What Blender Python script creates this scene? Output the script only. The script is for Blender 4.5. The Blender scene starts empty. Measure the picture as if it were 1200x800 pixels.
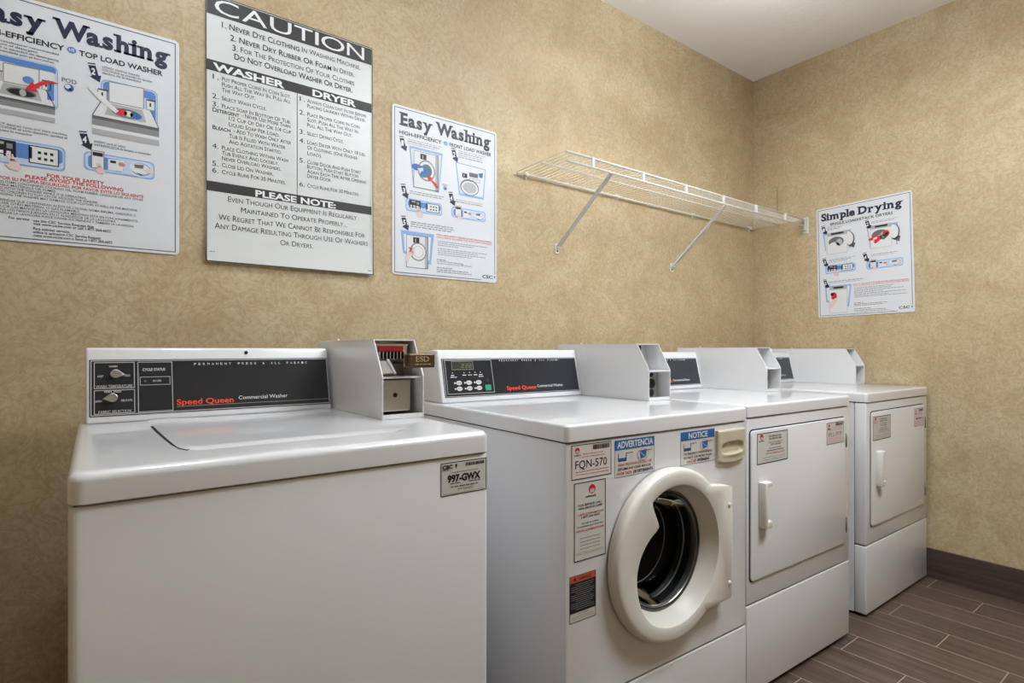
import bpy, bmesh, math, random
from mathutils import Vector, Matrix
random.seed(7)
S = bpy.context.scene
COL = S.collection

# ------------------------------------------------------------------ camera
cam_d = bpy.data.cameras.new('camera')
cam = bpy.data.objects.new('camera', cam_d); COL.objects.link(cam)
cam.location = (-3.2358, -1.7789, 1.0828)
cam.rotation_euler = (math.pi/2, 0, -0.6296)
cam_d.sensor_width = 36.0
cam_d.lens = 649.36*36/1200
cam_d.shift_x = (600-578.18)/1200
cam_d.shift_y = -(400-409.56)/1200
cam_d.clip_start = 0.02
S.camera = cam

# ------------------------------------------------------------------ light, exposure
S.view_settings.view_transform = 'Standard'
S.view_settings.look = 'None'
S.view_settings.gamma = 1
S.view_settings.use_curve_mapping = False
S.view_settings.exposure = 0.07
world = bpy.data.worlds.new('world'); S.world = world
world.use_nodes = True
world.node_tree.nodes['Background'].inputs[0].default_value = (1, 0.97, 0.93, 1)
world.node_tree.nodes['Background'].inputs[1].default_value = 0.0
ROOM = (-4.05, 0.0, -3.35, 0.0, 2.6983)      # x0, x1, y0, y1, height
COOL = (0.85, 0.925, 1.0)
# a panel light and two added fill lamps, all out of frame: (kind, x, y, z, length, width, watts down, watts up)
LAMPS = [('fill_pendant', -1.38, -1.00, 2.43, 0.76, .16, 5, 35),  # added uplight standing in for light bounced off the ceiling
         ('troffer', -1.52, -1.90, 2.6983, 1.10, .55, 43, 0),
         ('fill_downlight', -3.00, -0.72, 2.6983, .24, .24, 10, 0)]  # added fill lamp, placed to balance the tones

# ------------------------------------------------------------------ helpers
def lin(r, g, b):
    f = lambda c: (c/255/12.92) if c/255 <= .04045 else ((c/255+.055)/1.055)**2.4
    return (f(r), f(g), f(b), 1)

def mat(name, col, rough=.5, metal=0, coat=0, spec=.5, emit=None, estr=0, trans=0, ior=1.45, noise=None):
    m = bpy.data.materials.new(name); m.use_nodes = True
    nt = m.node_tree; b = nt.nodes['Principled BSDF']
    b.inputs['Base Color'].default_value = col
    b.inputs['Roughness'].default_value = rough
    b.inputs['Metallic'].default_value = metal
    b.inputs['Coat Weight'].default_value = coat
    b.inputs['Coat Roughness'].default_value = .06
    b.inputs['Specular IOR Level'].default_value = spec
    b.inputs['Transmission Weight'].default_value = trans
    b.inputs['IOR'].default_value = ior
    if emit:
        b.inputs['Emission Color'].default_value = emit
        b.inputs['Emission Strength'].default_value = estr
    if noise:                                   # (scale, amount) slight mottling of the colour and bump
        sc, am = noise
        tc = nt.nodes.new('ShaderNodeTexCoord'); n = nt.nodes.new('ShaderNodeTexNoise')
        n.inputs['Scale'].default_value = sc; n.inputs['Detail'].default_value = 4
        nt.links.new(tc.outputs['Object'], n.inputs['Vector'])
        r = nt.nodes.new('ShaderNodeMixRGB'); r.blend_type = 'MIX'
        r.inputs[1].default_value = tuple(c*(1-am) for c in col[:3])+(1,)
        r.inputs[2].default_value = tuple(min(1, c*(1+am)) for c in col[:3])+(1,)
        nt.links.new(n.outputs['Fac'], r.inputs[0]); nt.links.new(r.outputs[0], b.inputs['Base Color'])
    return m

WHITE = mat('white_enamel', lin(221, 221, 223), .28, coat=.7, noise=(6, .012))
WHITE_BOX = mat('white_powder_coat', lin(222, 222, 223), .3, coat=.5, noise=(40, .012))
CREAM = mat('cream_plastic', lin(221, 218, 209), .33, noise=(15, .012))
BEIGE = mat('beige_plastic', lin(199, 188, 165), .38, noise=(15, .015))
BLACK = mat('gloss_black_panel', lin(38, 40, 45), .2, coat=.3, noise=(10, .05))
DARK = mat('dark_gap', lin(14, 14, 14), .8, noise=(10, .05))
STEEL = mat('brushed_steel', lin(176, 174, 168), .32, metal=.85, noise=(30, .05))
CHROME = mat('bright_chrome', lin(215, 215, 215), .16, metal=1, noise=(30, .02))
RIMG = mat('grey_glass_edge', lin(92, 88, 84), .25, noise=(30, .05))
HINGE = mat('dull_grey_hinge', lin(118, 117, 114), .4, metal=.5, noise=(60, .05))
BRONZE = mat('worn_bronze', lin(100, 80, 62), .36, metal=.8, noise=(160, .35))
DRUM = mat('dark_drum_steel', lin(60, 60, 66), .5, metal=.8, noise=(60, .2))
RUBBER = mat('black_rubber', lin(20, 20, 21), .55, noise=(20, .1))
WIRE = mat('white_vinyl_wire', lin(226, 224, 218), .35, noise=(20, .01))
BRACE = mat('grey_painted_metal', lin(206, 206, 204), .4, noise=(20, .02))
SIGN = mat('white_plastic_sign', lin(214, 217, 222), .4, noise=(3, .01))
PAPER = mat('laminated_paper', lin(209, 211, 210), .3, noise=(3, .012))
LABEL = mat('sticker_paper', lin(205, 203, 198), .45, noise=(20, .012))
LABELP = mat('pink_white_sticker', lin(214, 204, 202), .45, noise=(20, .012))
INK = mat('black_ink', lin(24, 24, 28), .5)
CHAR = mat('charcoal_ink', lin(44, 42, 42), .5, noise=(8, .06))
NAVY = mat('navy_ink', lin(22, 26, 58), .5)
GREYINK = mat('grey_ink', lin(96, 96, 100), .5)
PALEGREY = mat('pale_grey_ink', lin(168, 168, 170), .5)
MIDGREY = mat('mid_grey_ink', lin(132, 132, 134), .5)
OFFW = mat('off_white_ink', lin(216, 217, 218), .5)
REDINK = mat('red_ink', lin(200, 36, 44), .5)
PINKINK = mat('pink_ink', lin(196, 128, 132), .5)
BLUEINK = mat('blue_ink', lin(42, 98, 158), .5)
PALEBLUE = mat('pale_blue_ink', lin(186, 203, 226), .5)
SKYINK = mat('sky_blue_ink', lin(134, 168, 214), .5)
MIDBLUE = mat('mid_blue_ink', lin(84, 128, 190), .5)
GREENINK = mat('green_ink', lin(46, 130, 104), .5)
SKIN = mat('pale_pink_ink', lin(222, 196, 190), .5)
ORANGE = mat('orange_ink', lin(186, 84, 56), .5)
BRAND = mat('red_orange_print', lin(232, 74, 44), .4)
SILVER = mat('silver_print', lin(190, 190, 190), .35, metal=.2)
WPRINT = mat('white_print', lin(225, 225, 225), .45)
LCD = mat('dark_lcd_glass', lin(60, 62, 50), .15, coat=.5, noise=(10, .05))
LCDSEG = mat('lcd_segments', lin(150, 150, 128), .4)
GREENKEY = mat('green_key', lin(40, 152, 112), .4, noise=(10, .03))
GREYKEY = mat('grey_key', lin(206, 206, 210), .4, noise=(10, .02))
REDPLATE = mat('dark_red_plate', lin(150, 30, 38), .35, noise=(40, .08))
def thin_glass():
    m = bpy.data.materials.new('door_glass'); m.use_nodes = True
    nt = m.node_tree; N = nt.nodes; N.remove(N['Principled BSDF'])
    t = N.new('ShaderNodeBsdfTransparent'); t.inputs[0].default_value = (.90, .92, .93, 1)
    g = N.new('ShaderNodeBsdfGlossy'); g.inputs['Roughness'].default_value = .03
    f = N.new('ShaderNodeFresnel'); f.inputs[0].default_value = 1.16
    x = N.new('ShaderNodeMixShader')
    nt.links.new(f.outputs[0], x.inputs[0]); nt.links.new(t.outputs[0], x.inputs[1]); nt.links.new(g.outputs[0], x.inputs[2])
    nt.links.new(x.outputs[0], N['Material Output'].inputs[0])
    return m
GLASS = thin_glass()
LAMPM = mat('lamp_diffuser', (1, 1, 1, 1), .5, emit=(1, .98, .95, 1), estr=3.0)
ALU = mat('white_lamp_frame', lin(225, 225, 222), .4)

def bm_new(): return bmesh.new()

def obj(name, bm, mats, parent=None, smooth=False, kind=None, loc=None):
    me = bpy.data.meshes.new(name)
    bmesh.ops.recalc_face_normals(bm, faces=bm.faces[:]) if smooth != 'flat' else None
    bm.to_mesh(me); bm.free()
    if not isinstance(mats, (list, tuple)): mats = [mats]
    for m in mats: me.materials.append(m)
    if smooth is True:
        me.polygons.foreach_set('use_smooth', [True]*len(me.polygons))
        try: me.set_sharp_from_angle(angle=math.radians(40))
        except Exception: pass
    o = bpy.data.objects.new(name, me); COL.objects.link(o)
    if parent: o.parent = parent
    if loc: o.location = loc
    if kind: o['kind'] = kind
    return o

def thing(name, label, cat, loc=(0, 0, 0), rz=0, group=None):
    o = bpy.data.objects.new(name, None); COL.objects.link(o)
    o.empty_display_size = .05
    o.location = loc; o.rotation_euler = (0, 0, rz)
    o['label'] = label; o['category'] = cat
    if group: o['group'] = group
    return o

def add_box(bm, x0, x1, y0, y1, z0, z1, bev=0, seg=3, mi=0):
    b = bmesh.new()
    vs = [b.verts.new((x, y, z)) for x in (x0, x1) for y in (y0, y1) for z in (z0, z1)]
    for f in ((0, 1, 3, 2), (4, 6, 7, 5), (0, 4, 5, 1), (2, 3, 7, 6), (0, 2, 6, 4), (1, 5, 7, 3)):
        b.faces.new([vs[i] for i in f])
    bmesh.ops.recalc_face_normals(b, faces=b.faces[:])
    if bev: bmesh.ops.bevel(b, geom=b.edges[:], offset=bev, segments=seg, affect='EDGES', profile=.5)
    merge(bm, b, mi)

def merge(bm, b, mi=0, M=None):
    if M is not None: bmesh.ops.transform(b, matrix=M, verts=b.verts[:])
    mp = {}
    for v in b.verts: mp[v] = bm.verts.new(v.co)
    for f in b.faces:
        try:
            nf = bm.faces.new([mp[v] for v in f.verts]); nf.material_index = mi; nf.smooth = f.smooth
        except ValueError: pass
    b.free()

def add_prism(bm, pts, fn, a, b_, bev=0, seg=2, mi=0):
    """pts: 2D outline; fn(u, v, w) -> 3D; extruded from w=a to w=b_"""
    b = bmesh.new()
    A = [b.verts.new(fn(u, v, a)) for u, v in pts]; B = [b.verts.new(fn(u, v, b_)) for u, v in pts]
    n = len(pts)
    b.faces.new(A[::-1]); b.faces.new(B)
    for i in range(n): b.faces.new((A[i], A[(i+1) % n], B[(i+1) % n], B[i]))
    bmesh.ops.recalc_face_normals(b, faces=b.faces[:])
    if bev: bmesh.ops.bevel(b, geom=b.edges[:], offset=bev, segments=seg, affect='EDGES', profile=.5)
    merge(bm, b, mi)

def add_pillow(bm, x0, x1, y0, y1, z0, z1, rc, rt, rb=.0015, nc=10, nt=6, mi=0):
    """slab with round vertical corners and a rolled top edge"""
    levels = [(rb, z0), (0, z0+rb)]
    for k in range(nt+1):
        a = math.pi/2*k/nt; levels.append((rt*(1-math.cos(a)), z1-rt+rt*math.sin(a)))
    rings = []
    for inset, z in levels:
        P = rrect(x0+inset, x1-inset, y0+inset, y1-inset, max(rc-inset*.6, .002), nc)
        rings.append([bm.verts.new((x, y, z)) for x, y in P])
    n = len(rings[0])
    for a, b in zip(rings, rings[1:]):
        for k in range(n): bm.faces.new((a[k], a[(k+1) % n], b[(k+1) % n], b[k]))
    bm.faces.new(rings[0][::-1]); bm.faces.new(rings[-1])

def rrect(x0, x1, y0, y1, r, n=6):
    P = []
    for cx, cy, a0 in ((x1-r, y1-r, 0), (x0+r, y1-r, 90), (x0+r, y0+r, 180), (x1-r, y0+r, 270)):
        for k in range(n+1):
            a = math.radians(a0+90*k/n); P.append((cx+r*math.cos(a), cy+r*math.sin(a)))
    return P

def add_tube(bm, pts, r, n=8, mi=0, cap=True):
    pts = [Vector(p) for p in pts]; rings = []
    for i, p in enumerate(pts):
        t = (pts[min(i+1, len(pts)-1)]-pts[max(i-1, 0)]).normalized()
        up = Vector((0, 0, 1)) if abs(t.z) < .9 else Vector((1, 0, 0))
        u = t.cross(up).normalized(); v = t.cross(u)
        rings.append([bm.verts.new(p+(u*math.cos(2*math.pi*k/n)+v*math.sin(2*math.pi*k/n))*r) for k in range(n)])
    for a, b in zip(rings, rings[1:]):
        for k in range(n):
            f = bm.faces.new((a[k], a[(k+1) % n], b[(k+1) % n], b[k])); f.material_index = mi; f.smooth = True
    if cap:
        for R in (rings[0][::-1], rings[-1]): bm.faces.new(R).material_index = mi

def add_lathe(bm, prof, fn, n=64, mi=0, closed_start=False, closed_end=False):
    """prof: (radius, height) or callables; fn(a, b, h)->3D with (a,b) in the disc plane"""
    rings = []
    for r, h in prof:
        rr = []
        for k in range(n):
            t = 2*math.pi*k/n
            R = r(t) if callable(r) else r
            H = h(t) if callable(h) else h
            rr.append(bm.verts.new(fn(R*math.cos(t), R*math.sin(t), H)))
        rings.append(rr)
    for a, b in zip(rings, rings[1:]):
        for k in range(n):
            f = bm.faces.new((a[k], a[(k+1) % n], b[(k+1) % n], b[k])); f.material_index = mi; f.smooth = True
    if closed_start: bm.faces.new(rings[0][::-1]).material_index = mi
    if closed_end: bm.faces.new(rings[-1]).material_index = mi

# ------------------------------------------------------------------ lettering
_cache = {}
def glyphs(s, bold=0.0, caps=False):
    key = (s, bold, caps)
    if key in _cache: return _cache[key]
    cu = bpy.data.curves.new('t', 'FONT'); cu.body = s; cu.size = 1; cu.resolution_u = 3; cu.offset = bold
    if caps:
        cu.small_caps_scale = .80
        for f in cu.body_format: f.use_small_caps = True
    o = bpy.data.objects.new('t', cu)
    me = o.to_mesh()
    V = [(v.co.x, v.co.y) for v in me.vertices]; F = [tuple(p.vertices) for p in me.polygons]
    o.to_mesh_clear(); bpy.data.objects.remove(o); bpy.data.curves.remove(cu)
    _cache[key] = (V, F)
    return V, F
CAPH = max(v[1] for v in glyphs('H')[0])

SERIF = {  # slab positions: letter -> list of (anchor x 0..1 of glyph width, level, half width left, right)
 'E': [(.0, 'c', .10, .0), (.0, 'b', .10, .0)], 'W': [(.04, 'c', .10, .13), (.96, 'c', .13, .10)],
 'D': [(.0, 'c', .10, .0), (.0, 'b', .10, .0)], 'a': [(.97, 'b', .0, .11)],
 'y': [(.10, 'x', .12, .14), (.90, 'x', .14, .12), (.12, 'd', .06, .18)],
 'h': [(.08, 'a', .15, .02), (.10, 'b', .13, .13), (.86, 'b', .13, .13)],
 'i': [(.3, 'x', .2, .1), (.5, 'b', .19, .19)], 'n': [(.08, 'x', .15, .02), (.10, 'b', .13, .13), (.86, 'b', .13, .13)],
 'm': [(.06, 'x', .15, .02), (.07, 'b', .11, .11), (.5, 'b', .11, .11), (.92, 'b', .11, .11)],
 'p': [(.08, 'x', .15, .02), (.12, 'd', .15, .15)], 'l': [(.3, 'a', .18, .08), (.5, 'b', .18, .18)],
 'r': [(.10, 'x', .15, .02), (.18, 'b', .15, .17)], 'g': [(.92, 'x', .02, .16)]}
def slab_glyphs(s, bold=.03):
    key = ('slab', s, bold)
    if key in _cache: return _cache[key]
    V, F, x = [], [], 0
    xh = max(v[1] for v in glyphs('x')[0]); asc = max(v[1] for v in glyphs('l')[0]); de = min(v[1] for v in glyphs('p')[0])
    t = .085
    lv = {'c': CAPH+bold, 'a': asc+bold, 'x': xh+bold, 'b': t-bold*.8, 'd': de+t}
    for c in s:
        if c == ' ': x += .19; continue
        v, f = glyphs(c, bold); a0 = min(p[0] for p in v); a1 = max(p[0] for p in v); w = a1-a0
        pre = max([l for ax, L, l, r in SERIF.get(c, []) if ax < .2] or [0])*.55
        post = max([r for ax, L, l, r in SERIF.get(c, []) if ax > .8] or [0])*.55
        x += pre; n = len(V)
        V += [(p[0]-a0+x, p[1]) for p in v]; F += [tuple(i+n for i in q) for q in f]
        for ax, L, l, r in SERIF.get(c, []):
            cx = x+ax*w; y1 = lv[L]; n = len(V)
            V += [(cx-l, y1-t), (cx+r, y1-t), (cx+r, y1), (cx-l, y1)]; F.append((n, n+1, n+2, n+3))
        x += w+post+(.035 if c != 'W' else -.13)
    _cache[key] = (V, F)
    return V, F

class Print:
    """flat printing on a surface: s to the right 0..1, t downwards 0..1 of a width x height field"""
    def __init__(self, O, ux, ud, W, H):
        self.O = Vector(O); self.ux = Vector(ux).normalized(); self.ud = Vector(ud).normalized()
        self.un = self.ux.cross(-self.ud).normalized()
        self.W, self.H = W, H; self.parts = {}
    def pt(self, s, t, l): return self.O+self.ux*(s*self.W)+self.ud*(t*self.H)+self.un*(.0004+.00018*l)
    def bm(self, part, m):
        if part not in self.parts: self.parts[part] = (bmesh.new(), [])
        b, ms = self.parts[part]
        if m not in ms: ms.append(m)
        return b, ms.index(m)
    def poly(self, P, m, l=0, part='illustration'):
        b, i = self.bm(part, m)
        try: f = b.faces.new([b.verts.new(self.pt(s, t, l)) for s, t in P])
        except ValueError: return
        f.normal_update()
        if f.normal.dot(self.un) < 0: f.normal_flip()
        f.material_index = i
    def rect(self, s0, s1, t0, t1, m, l=0, part='illustration'): self.poly([(s0, t0), (s1, t0), (s1, t1), (s0, t1)], m, l, part)
    def rr(self, s0, s1, t0, t1, r, m, l=0, part='illustration'):
        k = self.W/self.H
        P = rrect(s0*self.W, s1*self.W, t0*self.H, t1*self.H, r*self.W)
        self.poly([(x/self.W, y/self.H) for x, y in P], m, l, part)
    def ell(self, s, t, rs, rt, m, l=0, part='illustration', n=24, a0=0, a1=360):
        P = [(s+rs*math.cos(math.radians(a0+(a1-a0)*k/n)), t+rt*math.sin(math.radians(a0+(a1-a0)*k/n))) for k in range(n if a1-a0 == 360 else n+1)]
        self.poly(P, m, l, part)
    def seg(self, p, q, w, m, l=0, part='illustration'):
        (a, b), (c, d) = p, q
        dx, dy = (c-a)*self.W, (d-b)*self.H; L = math.hypot(dx, dy) or 1
        nx, ny = -dy/L*w/2*self.W, dx/L*w/2*self.W
        nx /= self.W; ny /= self.H
        self.poly([(a+nx, b+ny), (c+nx, d+ny), (c-nx, d-ny), (a-nx, b-ny)], m, l, part)
    def line(self, P, w, m, l=0, part='illustration', closed=False):
        for p, q in zip(P, P[1:]+(P[:1] if closed else [])): self.seg(p, q, w, m, l, part)
    def frame(self, s0, s1, t0, t1, w, m, l=0, part='illustration'):
        wt = w*self.W/self.H
        self.rect(s0, s1, t0, t0+wt, m, l, part); self.rect(s0, s1, t1-wt, t1, m, l, part)
        self.rect(s0, s0+w, t0+wt, t1-wt, m, l, part); self.rect(s1-w, s1, t0+wt, t1-wt, m, l, part)
    def text(self, s, s0, s1, t, h, m, bold=0.0, caps=False, l=1, part='lettering', slab=False, align='fit', rot=0):
        V, F = slab_glyphs(s, bold or .03) if slab else glyphs(s, bold, caps)
        if not V: return
        a0 = min(v[0] for v in V); a1 = max(v[0] for v in V)
        ky = h/CAPH
        if s1 is None: kx = ky*self.H/self.W
        else: kx = (s1-s0)/max(a1-a0, 1e-6)
        b, i = self.bm(part, m)
        vs = [b.verts.new(self.pt(s0+(x-a0)*kx, t-y*ky+rot*(x-a0)*kx, l)) for x, y in V]
        for f in F:
            try:
                nf = b.faces.new([vs[j] for j in f])
            except ValueError: continue
            nf.normal_update()
            if nf.normal.dot(self.un) < 0: nf.normal_flip()
            nf.material_index = i
    def greek(self, s0, s1, t, h, m, l=1, part='lettering', rows=1, lead=0, ends=None):
        """illegible small print: word-length strokes"""
        for r in range(rows):
            x = s0; e = s1 if not ends else ends[r]
            while x < e-.004:
                w = min(random.uniform(1.6, 5)*h*self.H/self.W, e-x)
                self.rect(x, x+w, t+r*lead-h*.82, t+r*lead-h*.12, m, l, part)
                x += w+.7*h*self.H/self.W
    def build(self, parent, names=None):
        for part, (b, ms) in self.parts.items():
            obj((names or {}).get(part, part).split('#')[0], b, ms, parent, smooth='flat')
        self.parts = {}

# ------------------------------------------------------------------ the room
def wallpaper():
    m = bpy.data.materials.new('tan_wallpaper'); m.use_nodes = True
    nt = m.node_tree; N = nt.nodes; L = nt.links; b = N['Principled BSDF']
    geo = N.new('ShaderNodeNewGeometry')
    def noise(scale, detail, dist, rough=.6):
        n = N.new('ShaderNodeTexNoise'); n.inputs['Scale'].default_value = scale
        n.inputs['Detail'].default_value = detail; n.inputs['Distortion'].default_value = dist
        n.inputs['Roughness'].default_value = rough
        L.new(geo.outputs['Position'], n.inputs['Vector']); return n
    def ramp(src, stops):
        r = N.new('ShaderNodeValToRGB'); e = r.color_ramp.elements
        e[0].position, e[0].color = stops[0]; e[1].position, e[1].color = stops[-1]
        for p, c in stops[1:-1]:
            k = e.new(p); k.color = c
        L.new(src, r.inputs[0]); return r
    base = ramp(noise(4.5, 5, .8).outputs['Fac'], [(.3, lin(174, 153, 119)), (.5, lin(183, 164, 131)), (.7, lin(192, 175, 144))])
    # scroll-like veins
    n2 = noise(13, 4, 2.8, .6)
    vein = ramp(n2.outputs['Fac'], [(.44, (0, 0, 0, 1)), (.5, (1, 1, 1, 1)), (.56, (0, 0, 0, 1))])
    mx = N.new('ShaderNodeMixRGB'); mx.blend_type = 'MIX'; mx.inputs[2].default_value = lin(150, 125, 88)
    ml = N.new('ShaderNodeMath'); ml.operation = 'MULTIPLY'; ml.inputs[1].default_value = .4
    L.new(vein.outputs[0], ml.inputs[0]); L.new(ml.outputs[0], mx.inputs[0]); L.new(base.outputs[0], mx.inputs[1])
    n3 = noise(80, 3, .5)
    mx2 = N.new('ShaderNodeMixRGB'); mx2.blend_type = 'OVERLAY'; mx2.inputs[0].default_value = .22
    g3 = ramp(n3.outputs['Fac'], [(.3, (.25, .25, .25, 1)), (.7, (.75, .75, .75, 1))])
    L.new(mx.outputs[0], mx2.inputs[1]); L.new(g3.outputs[0], mx2.inputs[2])
    # a thin dark line on the right wall, above the shelf end
    sep = N.new('ShaderNodeSeparateXYZ'); L.new(geo.outputs['Position'], sep.inputs[0])
    def math_(op, a, v=None, b_=None):
        n = N.new('ShaderNodeMath'); n.operation = op
        L.new(a, n.inputs[0])
        if b_ is not None: L.new(b_, n.inputs[1])
        elif v is not None: n.inputs[1].default_value = v
        return n.outputs[0]
    y_ = math_('LESS_THAN', math_('ABSOLUTE', math_('ADD', sep.outputs['Y'], .145)), .0035)
    z_ = math_('LESS_THAN', math_('ABSOLUTE', math_('ADD', sep.outputs['Z'], -1.95)), .075)
    x_ = math_('GREATER_THAN', sep.outputs['X'], -.02)
    mk = math_('MULTIPLY', math_('MULTIPLY', math_('MULTIPLY', y_, b_=z_), b_=x_), .5)
    mx3 = N.new('ShaderNodeMixRGB'); mx3.inputs[2].default_value = lin(96, 76, 50)
    L.new(mk, mx3.inputs[0]); L.new(mx2.outputs[0], mx3.inputs[1])
    L.new(mx3.outputs[0], b.inputs['Base Color'])
    b.inputs['Roughness'].default_value = .55; b.inputs['Specular IOR Level'].default_value = .3
    bp = N.new('ShaderNodeBump'); bp.inputs['Strength'].default_value = .12; bp.inputs['Distance'].default_value = .002
    L.new(n2.outputs['Fac'], bp.inputs['Height']); L.new(bp.outputs[0], b.inputs['Normal'])
    return m

def plank_tile(name, floor=True):
    m = bpy.data.materials.new(name); m.use_nodes = True
    nt = m.node_tree; N = nt.nodes; L = nt.links; b = N['Principled BSDF']
    geo = N.new('ShaderNodeNewGeometry'); sep = N.new('ShaderNodeSeparateXYZ'); L.new(geo.outputs['Position'], sep.inputs[0])
    def M(op, a, v):
        n = N.new('ShaderNodeMath'); n.operation = op
        for i, q in enumerate((a, v)):
            if isinstance(q, (int, float)): n.inputs[i].default_value = q
            elif q is not None: L.new(q, n.inputs[i])
        return n.outputs[0]
    mp = N.new('ShaderNodeMapping'); mp.inputs['Scale'].default_value = (70, 2.2, 70) if floor else (2, 2, 60)
    L.new(geo.outputs['Position'], mp.inputs[0])
    n = N.new('ShaderNodeTexNoise'); n.inputs['Scale'].default_value = 1; n.inputs['Detail'].default_value = 4; n.inputs['Distortion'].default_value = .4
    r = N.new('ShaderNodeValToRGB'); r.color_ramp.elements[0].position = .3; r.color_ramp.elements[1].position = .7
    c0, c1 = (lin(72, 57, 49), lin(98, 80, 69)) if floor else (lin(58, 45, 40), lin(82, 66, 58))
    r.color_ramp.elements[0].color = c0; r.color_ramp.elements[1].color = c1
    L.new(n.outputs['Fac'], r.inputs[0])
    if floor:
        u = M('DIVIDE', sep.outputs['X'], .1487); col = M('FLOOR', u, None); fu = M('SUBTRACT', u, col)
        v = M('DIVIDE', M('ADD', M('ADD', sep.outputs['Y'], M('MULTIPLY', col, -.197)), .9+.394-.591), .591)
        row = M('FLOOR', v, None); fv = M('SUBTRACT', v, row)
        cb = N.new('ShaderNodeCombineXYZ'); L.new(col, cb.inputs[0]); L.new(row, cb.inputs[1])
        wn = N.new('ShaderNodeTexWhiteNoise'); L.new(cb.outputs[0], wn.inputs['Vector'])
        va = N.new('ShaderNodeVectorMath'); va.operation = 'MULTIPLY_ADD'
        va.inputs[1].default_value = (37, 37, 37)
        L.new(wn.outputs['Color'], va.inputs[0]); L.new(mp.outputs[0], va.inputs[2]); L.new(va.outputs[0], n.inputs['Vector'])
        e = M('MINIMUM', M('MULTIPLY', M('MINIMUM', fu, M('SUBTRACT', 1, fu)), .1487), M('MULTIPLY', M('MINIMUM', fv, M('SUBTRACT', 1, fv)), .591))
        g = M('LESS_THAN', e, .0016)
        hs = N.new('ShaderNodeHueSaturation'); L.new(M('ADD', M('MULTIPLY', wn.outputs['Value'], .22), .89), hs.inputs['Value']); L.new(r.outputs[0], hs.inputs['Color'])
        mx = N.new('ShaderNodeMixRGB'); mx.inputs[2].default_value = lin(158, 143, 130)
        L.new(g, mx.inputs[0]); L.new(hs.outputs[0], mx.inputs[1]); L.new(mx.outputs[0], b.inputs['Base Color'])
        bp = N.new('ShaderNodeBump'); bp.inputs['Strength'].default_value = .3; bp.inputs['Distance'].default_value = .002; bp.invert = True
        L.new(g, bp.inputs['Height']); L.new(bp.outputs[0], b.inputs['Normal'])
    else:
        L.new(mp.outputs[0], n.inputs['Vector']); L.new(r.outputs[0], b.inputs['Base Color'])
    b.inputs['Roughness'].default_value = .42
    return m

def ceiling_mat():
    m = bpy.data.materials.new('textured_ceiling_paint'); m.use_nodes = True
    nt = m.node_tree; N = nt.nodes; L = nt.links; b = N['Principled BSDF']
    geo = N.new('ShaderNodeNewGeometry'); n = N.new('ShaderNodeTexNoise'); n.inputs['Scale'].default_value = 55; n.inputs['Detail'].default_value = 5
    L.new(geo.outputs['Position'], n.inputs['Vector'])
    bp = N.new('ShaderNodeBump'); bp.inputs['Strength'].default_value = .35; bp.inputs['Distance'].default_value = .004
    L.new(n.outputs['Fac'], bp.inputs['Height']); L.new(bp.outputs[0], b.inputs['Normal'])
    b.inputs['Base Color'].default_value = lin(243, 240, 237); b.inputs['Roughness'].default_value = .9
    return m

WP, CEIL, FLOORM, BASEM = wallpaper(), ceiling_mat(), plank_tile('dark_wood_plank_tile'), plank_tile('dark_wood_baseboard', False)
X0, X1, Y0, Y1, H = ROOM
T = .1
def slab(name, m, *b):
    bm = bm_new(); add_box(bm, *b); return obj(name, bm, m, kind='structure')
slab('floor', FLOORM, X0-T, X1+T, Y0-T, Y1+T, -T, 0)
slab('ceiling', CEIL, X0-T, X1+T, Y0-T, Y1+T, H, H+T)
slab('wall_back', WP, X0-T, X1+T, Y1, Y1+T, 0, H)
slab('wall_right', WP, X1, X1+T, Y0-T, Y1, 0, H)
slab('wall_left', WP, X0-T, X0, Y0-T, Y1, 0, H)
slab('wall_front', WP, X0, X1, Y0-T, Y0, 0, H)
def skirting(name, *b):
    bm = bm_new(); add_box(bm, *b, bev=.0015, seg=1); obj(name, bm, BASEM, kind='structure')
skirting('baseboard_right', X1-.012, X1, Y0, Y1, 0, .1396)
skirting('baseboard_back', X0, X1-.012, Y1-.012, Y1, 0, .1396)
skirting('baseboard_left', X0, X0+.012, Y0, Y1-.012, 0, .1396)

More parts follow.
